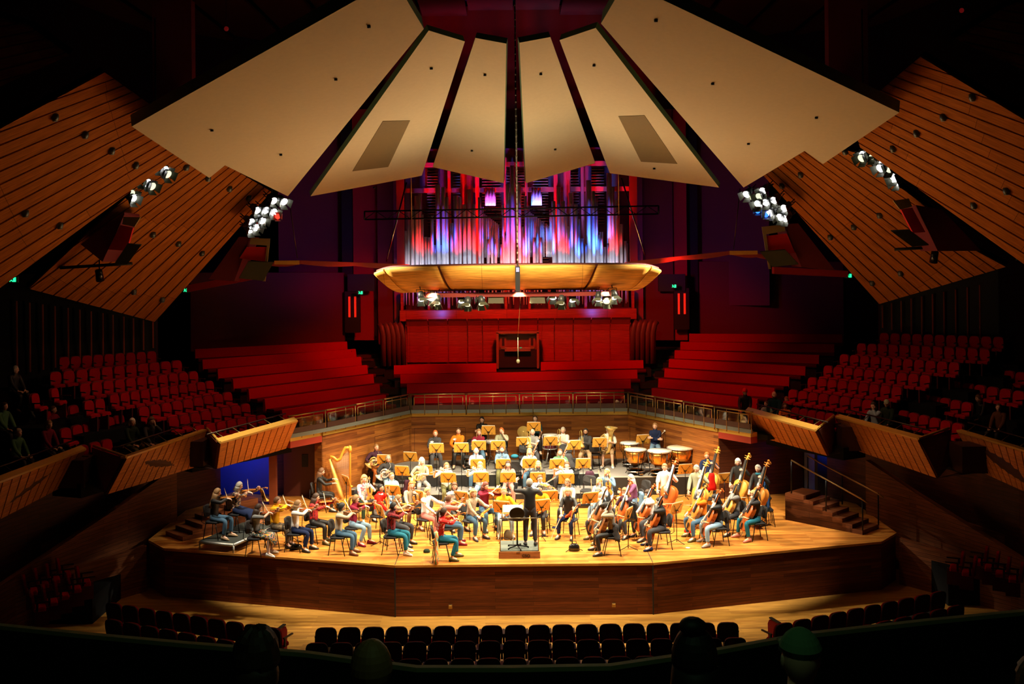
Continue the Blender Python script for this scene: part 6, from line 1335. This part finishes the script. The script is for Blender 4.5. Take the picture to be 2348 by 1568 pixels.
# small platform at far left
cs = [onz(*p, 1.57) for p in ((458, 1237), (530, 1244), (596, 1196), (540, 1180))]
r4 = thing('small_riser', 'low grey edged staging platform under the two violinists at far left', 'riser', (0, 0, 0))
p0, p1 = cs[0], cs[1]; e = (p1-p0).normalized(); f = Vector((-e.y, e.x, 0)); q = [p0, p0+e*1.05, p0+e*1.05+f*2.0, p0+f*2.0]
v = MB(); v.prism([(x.x, x.y) for x in q], 1.54, 1.55); v.obj('deck', mat('staging carpet', (.05, .055, .05), .9), r4)
b = MB()
for a, c in zip(q, q[1:]+q[:1]): b.tube([Vector((a.x, a.y, 1.505)), Vector((c.x, c.y, 1.505))], .045, 4)
b.obj('edge_frame', mat('aluminium', (.5, .5, .46), .45, .5), r4)
for x in q: MB().tube([(x.x, x.y, 1.3), (x.x, x.y, 1.5)], .025, 8).obj('leg', mat('aluminium'), r4) if False else MB().tube([(x.x, x.y, 1.3), (x.x, x.y, 1.5)], .025, 8).obj('leg', MATS['aluminium'], r4)
# harp
hp = onz(775, 1165, 1.3); hp = Vector((hp.x-.05, hp.y+.6, 1.3)); h = thing('harp', 'tall gilded orange concert harp at the left of the orchestra', 'harp', hp, math.radians(4))
HW = mat('gilded harp wood', (.85, .40, .05), .3)
MB().tube([(.34, 0, .12), (.34, 0, 1.62), (.34, 0, 1.66)], [.035, .032, .045], 12).lathe([(.05, 1.62), (.06, 1.70), (.05, 1.80), (.001, 1.83)], (.34, 0, 0), 12).obj('column', HW, h)
b = MB(); b.rings([[Vector((x-w_*.0, y*w_, z)) + Vector((-.02*(abs(y) < .5), 0, 0)) for y in (-1, -.4, .4, 1)]+[Vector((x-.10*s_, y*w_*.8, z-.02)) for y in (1, .4, -.4, -1)] for x, z, w_, s_ in ((.16, .16, .20, 1.4), (.05, .5, .17, 1.2), (-.10, .95, .12, 1.0), (-.26, 1.42, .06, .6))]); b.obj('soundboard', mat('pale harp board', (.85, .50, .12), .3), h)
MB().tube([(-.26, 0, 1.40), (-.25, 0, 1.50), (-.17, 0, 1.46), (-.06, 0, 1.36), (.04, 0, 1.42), (.10, 0, 1.60), (.20, 0, 1.76), (.34, 0, 1.76)], [.03, .04, .045, .045, .045, .045, .045, .045], 8).obj('neck', HW, h)
b = MB()
for k in range(30):
    t = k/29; x0 = -.2+.5*t; z1 = 1.34+.34*max(0, (t-.35)/.65) if t > .3 else 1.42-.3*t*.9; b.tube([(x0, 0, max(.2, 1.34-2.55*(x0+.2))), (x0, 0, z1)], .0025, 3)
b.obj('string_set', mat('gut string', (.7, .55, .4), .5), h); MB().box((.22, 0, .07), (.42, .36, .14)).obj('pedal_base', HW, h)
# timpani
for i, (px, py, D, L_) in enumerate(((1446, 1017, .64, 'smallest timpani at the left of the row'), (1457, 1029, .70, 'white topped timpani in front of the smallest one'), (1512, 1032, .77, 'white topped timpani in the middle of the row'), (1560, 1025, .86, 'large timpani with a tan head at the right'))):
    zt = 1.9+.82; P = onz(px, py, zt)
    if i == 0: P.y += .25
    r = D/2; t = thing('timpani', L_, 'timpani', (P.x, P.y, 1.9), .4*i, 'timpani on the riser')
    MB().lathe([(.02, .30), (r*.45, .32), (r*.78, .42), (r*.93, .60), (r*.96, .78)], (0, 0, 0), 24).obj('bowl', COPPER, t)
    MB().lathe([(.001, .825), (r*.97, .825), (r*.97, .81), (.001, .81)], (0, 0, 0), 24).obj('head', WHITE if i < 3 else BONE, t)
    MB().lathe([(r, .775), (r+.015, .775), (r+.015, .815), (r, .815), (r, .775)], (0, 0, 0), 24).obj('hoop', SILV, t)
    for k in range(8): a = k*math.pi/4; MB().tube([((r+.02)*math.cos(a), (r+.02)*math.sin(a), .81), ((r+.02)*math.cos(a), (r+.02)*math.sin(a), .62), (r*.86*math.cos(a), r*.86*math.sin(a), .50)], .008, 5).obj('tension_rod', BLKM, t)
    for k in range(3): a = k*2.094+.3; MB().tube([(r*.98*math.cos(a), r*.98*math.sin(a), .74), (r*.8*math.cos(a), r*.8*math.sin(a), .12), (r*.95*math.cos(a), r*.95*math.sin(a), .02)], .014, 6).obj('strut', BLKM, t)
    MB().lathe([(r*.8, .1), (r*.84, .1), (r*.84, .14), (r*.8, .14), (r*.8, .1)], (0, 0, 0), 20).box((0, -r*.8, .06), (.12, .22, .04)).obj('pedal_frame', STEEL, t)
b = MB(); b.tube([at(1480, 1072, 34.0), at(1595, 1072, 34.0)], .02, 6); o = b.obj('timpani_brace', SILV); o.location.z = 0; tag(o, 'low chrome bar along the feet of the timpani', 'bar')
m_ = MB(); a = at(1513, 1000, 35.2); m_.tube([a, a+Vector((.16, .05, .16))], .008, 6).ball(a+Vector((.17, .05, .17)), .035, 8); o = m_.obj('timpani_mallet', PAPER); tag(o, 'pale headed mallet tucked under the arm of the seated timpanist', 'mallet')
# percussion behind: drum kit toms, gong-like cymbal
P = onz(1260, 985, 2.95); d = thing('bass_drum', 'maroon drum with chrome fittings standing behind the trombones', 'drum', (P.x, 36.1, 1.9))
MB().lathe([(.24, .50), (.25, .5), (.25, .98), (.24, .98)], (0, 0, 0), 24).obj('shell', mat('maroon lacquer', (.22, .01, .03), .2), d); MB().lathe([(.001, .985), (.25, .985), (.25, .975), (.001, .975)], (0, 0, 0), 24).obj('head', WHITE, d)
b = MB()
for z in (.51, .97): b.lathe([(.25, z-.015), (.268, z-.015), (.268, z+.015), (.25, z+.015), (.25, z-.015)], (0, 0, 0), 24)
for k in range(10): a = k*.628; b.tube([(.27*math.cos(a), .27*math.sin(a), .5), (.27*math.cos(a), .27*math.sin(a), .97)], .009, 5)
b.obj('chrome_hoop', SILV, d)
for k in range(3): a = k*2.094; MB().tube([(.1*math.cos(a), .1*math.sin(a), .55), (.3*math.cos(a), .3*math.sin(a), 0)], .014, 6).obj('leg', SILV, d)
P = at(1200, 990, 36.1); c = thing('cymbal', 'round brass cymbal tilted on its stand behind the trombones', 'cymbal', (P.x, 36.1, 1.9)); M = Matrix.Rotation(1.1, 3, 'X')
MB().lathe([(.001, .05), (.04, .045), (.06, .02), (.21, .0), (.21, -.005), (.05, .01), (.001, .04)], (0, 0, P.z-1.9), 24, M=M).obj('plate', BRASS, c); MB().tube([(0, .02, .05), (0, .02, P.z-1.95)], .012, 6).obj('pole', STEEL, c)
for k in range(3): a = k*2.094; MB().tube([(0, .02, .3), (.25*math.cos(a), .02+.25*math.sin(a), .01)], .01, 5).obj('leg', STEEL, c)
P = onz(1125, 1004, 2.75); c = thing('snare_drum', 'small drum with a pale head behind the maroon tee player', 'drum', (P.x, 36.0, 1.9)); MB().lathe([(.001, .72), (.18, .72), (.18, .84), (.001, .84)], (0, 0, 0), 20).obj('shell', SILV, c)
for k in range(3): a = k*2.094; MB().tube([(0, 0, .72), (.0, 0, .3), (.25*math.cos(a), .25*math.sin(a), .01)], .01, 5).obj('leg', STEEL, c)
# spare chairs (backs seen or empty)
for px, py, yaw, L in ((1362, 1046, 10, 'empty black chair before the bearded trombonist'), (1085, 1010, 0, 'empty black chair behind the clarinets'), (1180, 1034, 0, 'black chair holding a teal bag between the clarinets and bassoons'), (927, 1068, -10, 'empty black chair between the horns'), (1080, 1052, 180, 'black chair beside the pale pink shirted clarinettist'), (1205, 1053, 180, 'black chair beside the blonde bassoonist'), (1298, 1055, 180, 'chair draped in black cloth behind the bassoonists'), (1312, 1060, 180, 'black chair back behind the white tee player'), (1348, 1100, 160, 'dark chair beside the denim jacket violinist'), (1470, 1110, 120, 'chair with a black coat behind the purple top violinist'), (1600, 1045, 150, 'black chair behind the rear double bass'), (1002, 1150, -100, 'empty dark chair behind the blonde violinist')):
    best = None
    for Lv in (1.9, 1.5, 1.3):
        P = onz(px, py, Lv+.78); e = abs(ground(P.x, P.y)-Lv)
        if best is None or e < best[0]-1e-6: best = (e, P, Lv)
    P = best[1]; inst('orchestra_chair', CHAIR, L, 'chair', TR((P.x, P.y, ground(P.x, P.y)), math.radians(yaw)), 'black orchestra chairs')
# things on the floor and on chairs
def bag(px, py, z, sx, sy, sz, m, nm, lab, handle=True):
    P = onz(px, py, z); b = MB(); R = []
    for t, k in ((0, .85), (.1, 1), (.6, .95), (.9, .7), (1, .4)): R.append([Vector((sx*k*math.copysign(abs(math.cos(a))**.7, math.cos(a)), sy*k*math.sin(a), sz*t)) for a in [2*math.pi*i/14 for i in range(14)]])
    b.rings(R); o = b.obj(nm, m); o.location = (P.x, P.y+sy, z); tag(o, lab, 'bag')
    if handle: MB().tube([(-sx*.4, 0, sz*.9), (-sx*.35, 0, sz*1.35), (sx*.35, 0, sz*1.35), (sx*.4, 0, sz*.9)], .010, 6).obj('handle', m, o)
    return o
GL = mat('glossy black leather', (.012, .012, .012), .2)
bag(678, 1261, 1.3, .16, .10, .13, GL, 'handbag', 'black leather handbag under the chair of the white cardigan violinist', False)
bag(1317, 1265, 1.3, .15, .09, .19, GL, 'handbag', 'glossy black handbag with handles beside a music stand')
bag(1165, 1238, 1.3, .12, .12, .24, mat('khaki canvas', (.12, .09, .05), .9), 'backpack', 'khaki backpack on the floor left of the podium', False)
bag(1583, 1222, 1.3, .16, .10, .10, cloth('red'), 'shoulder_bag', 'red bag on the floor behind the front cellos', False)
bag(1335, 1165, 1.3, .26, .12, .16, GL, 'instrument_case', 'open black instrument case behind the viola players', False)
bag(978, 1268, 1.3, .09, .07, .09, cloth('dgreen'), 'shoulder_bag', 'dark green bag behind the patterned scarf chair', False)
bag(1276, 1212, 1.3, .14, .07, .04, cloth('navy'), 'folded_jacket', 'dark folded cloth on the boards right of the podium', False)
P = onz(1180, 1048, 2.37); b = MB(); b.ball((0, 0, 0), (.13, .09, .07), 8); o = b.obj('folded_scarf', cloth('teal')); o.location = (P.x, P.y, P.z+.03); tag(o, 'teal cloth bundle on an empty chair among the winds', 'scarf')
P = onz(1131, 1108, 1.3); b = MB(); b.lathe([(.10, 0), (.12, .02), (.12, .36), (.10, .38)], (0, 0, 0), 14); o = b.obj('kit_basket', BLKM); o.location = (P.x, P.y, 1.3); tag(o, 'dark ribbed basket with blue cloth between the flute and clarinet', 'basket'); MB().ball((0, 0, .4), (.08, .08, .06), 8).obj('blue_cloth', cloth('blue'), o)
# coats and scarf over chair backs
def drape(P, rz, m, lab, w_=.22, h_=.55, nm='coat'):
    b = MB(); R = []
    for k in range(7): z = -h_*k/6; R.append([Vector((w_*(.55+.09*k+.08*math.sin(k*1.7))*x, y*(.04+.015*math.sin(3*k+x*4)), z)) for x, y in ((-1, 0), (-.5, 1), (0, .6), (.5, 1.1), (1, 0), (.5, -1), (0, -.7), (-.5, -1))])
    b.rings(R); o = b.obj(nm, m); o.location = P; o.rotation_euler = (0, 0, rz); tag(o, lab, nm); return o
P = onz(1004, 1212, 2.10); P.y -= .3; P.x -= .02; drape(P, math.radians(-95), patt('patchwork', 'plaid', [(.85, .45, .12), (.15, .45, .45), (.75, .16, .05), (.6, .55, .12)], 9), 'striped patchwork scarf hanging over a chair back at the stage edge', .16, .78, 'scarf')
P = at(1632, 1085, 31.0); drape(P, .4, cloth('red'), 'bright red coat hanging behind the sage sweater bassist', .15, .5)
P = at(1757, 1100, 29.6); drape(P, .6, cloth('blue'), 'bright blue jacket hanging behind the rightmost bassist', .13, .9)
for (px, py, Y, lab) in ((1632, 1085, 31.0, 'black chair holding the red coat'), (1757, 1100, 29.6, 'black chair holding the blue jacket')):
    P = at(px, py, Y+.02); inst('orchestra_chair', CHAIR, lab, 'chair', TR((P.x, P.y+.22, 1.3), math.pi), 'black orchestra chairs')
P = at(1471, 1128, 29.5); drape(P, 1.9, cloth('denim'), 'denim jacket over the chair of the purple top violinist', .2, .45)
P = at(1449, 1150, 28.1); drape(P, 2.2, GL, 'black leather jacket over a chair behind the plum tee cellist', .2, .5)
P = at(1412, 1201, 26.9); drape(P, 2.0, cloth('dgrey'), 'dark grey jacket over the chair nearest the podium cello', .2, .42)
P = at(1297, 1040, 34.15); drape(P, 0, cloth('dgrey'), 'black cloth draped over a chair behind the bassoons', .32, .5)
P = at(1352, 1080, 33.0); drape(P, 0, cloth('plum'), 'dark garment over a chair left of the denim jacket violinist', .2, .45)
P = at(938, 1100, 33.4); drape(P, 0, cloth('plum'), 'dark garment over a chair front of the pale haired horn player', .24, .45)
# white tape marks
for i, (px, py) in enumerate(((1012, 1256), (1577, 1256))):
    pass
P = onz(1577, 1256, 1.3); o = MB().lathe([(.001, .0), (.06, .0), (.06, .006), (.001, .006)], (0, 0, 0), 14).obj('endpin_rest', PAPER); o.location = (P.x, P.y, 1.302); tag(o, 'small pale disc on the boards near the front cellos', 'disc')
# ================================================================== viewers in the foreground, seen from behind
def viewer(px, py, Y, style, hc, top, lab, w_=1.0, capm=None):
    P = at(px, py, Y); M = Matrix.Translation((0, 0, 0)); b = MB(); R = []
    for z, rx, ry, yo in ((-.62, .20, .13, -.02), (-.40, .225, .125, -.02), (-.29, .225, .11, -.02), (-.23, .19, .10, -.015), (-.195, .12, .08, -.01), (-.17, .066, .066, -.005), (-.13, .055, .06, .0), (-.06, .05, .055, .0)):
        R.append([Vector((rx*math.copysign(abs(math.cos(a))**.8, math.cos(a)), yo+ry*math.sin(a), z)) for a in [2*math.pi*i/24 for i in range(24)]])
    b.rings(R); head_into(b, M)
    for s in (-1, 1): b.tube([(s*.20, 0, -.30), (s*.25, .03, -.55), (s*.22, .18, -.62)], [.05, .045, .035], 10); hand(b, (s*.20, .20, -.62), (0, 1, 0), (0, 0, 1), s)
    o = b.obj('person', [skinm('p'), mat('eye'), mat('lips'), hairm('dkb')]) if False else b.obj('person', [skinm('p'), MATS['eye'], MATS['lips'], hairm('dkb')])
    k = .116*w_; o.scale = (w_,)*3; o.location = (P.x, P.y, P.z-.12*w_); tag(o, lab, 'person')
    q = MB(); R = []
    for z, rx, ry, yo in ((-.63, .215, .145, -.02), (-.40, .24, .14, -.02), (-.285, .24, .125, -.02), (-.225, .20, .112, -.015), (-.185, .125, .09, -.01), (-.165, .074, .074, -.005)):
        R.append([Vector((rx*math.copysign(abs(math.cos(a))**.8, math.cos(a)), yo+ry*math.sin(a), z)) for a in [2*math.pi*i/24 for i in range(24)]])
    q.rings(R)
    for s in (-1, 1): q.tube([(s*.20, 0, -.30), (s*.25, .03, -.55), (s*.22, .16, -.62)], [.066, .06, .05], 10)
    q.obj('coat', cloth(top), o)
    h = hair(style, M, 9); h.obj('cap' if style == 'cap' else 'hair', capm or hairm(hc), o)
    return o
viewer(588, 1446, 4.5, 'curly', 'dkb', 'black', 'viewer with bushy dark hair in the foreground, left of the two on the left')
viewer(851, 1470, 4.4, 'short', 'lbr', 'black', 'viewer with close cropped hair in the foreground below the front seats')
viewer(1592, 1440, 4.7, 'long', 'blk', 'green', 'viewer with dark hair in a topknot and green jacket in the foreground', 1.15)
P = at(1580, 1440, 4.66); o = [c for c in bpy.data.objects if c.get('label', '').startswith('viewer with dark hair in a topknot')][0]
MB().ball((-.01, -.02, .135), (.055, .05, .035), 10).obj('topknot', hairm('blk'), o)
viewer(1835, 1447, 4.5, 'cap', 'lbr', 'black', 'viewer in a green cap at the right foreground', 1.05, mat('green cap cloth', (.16, .30, .16), .9))
viewer(2375, 1505, 4.4, 'short', 'brn', 'black', 'barely visible viewer at the lower right picture edge')
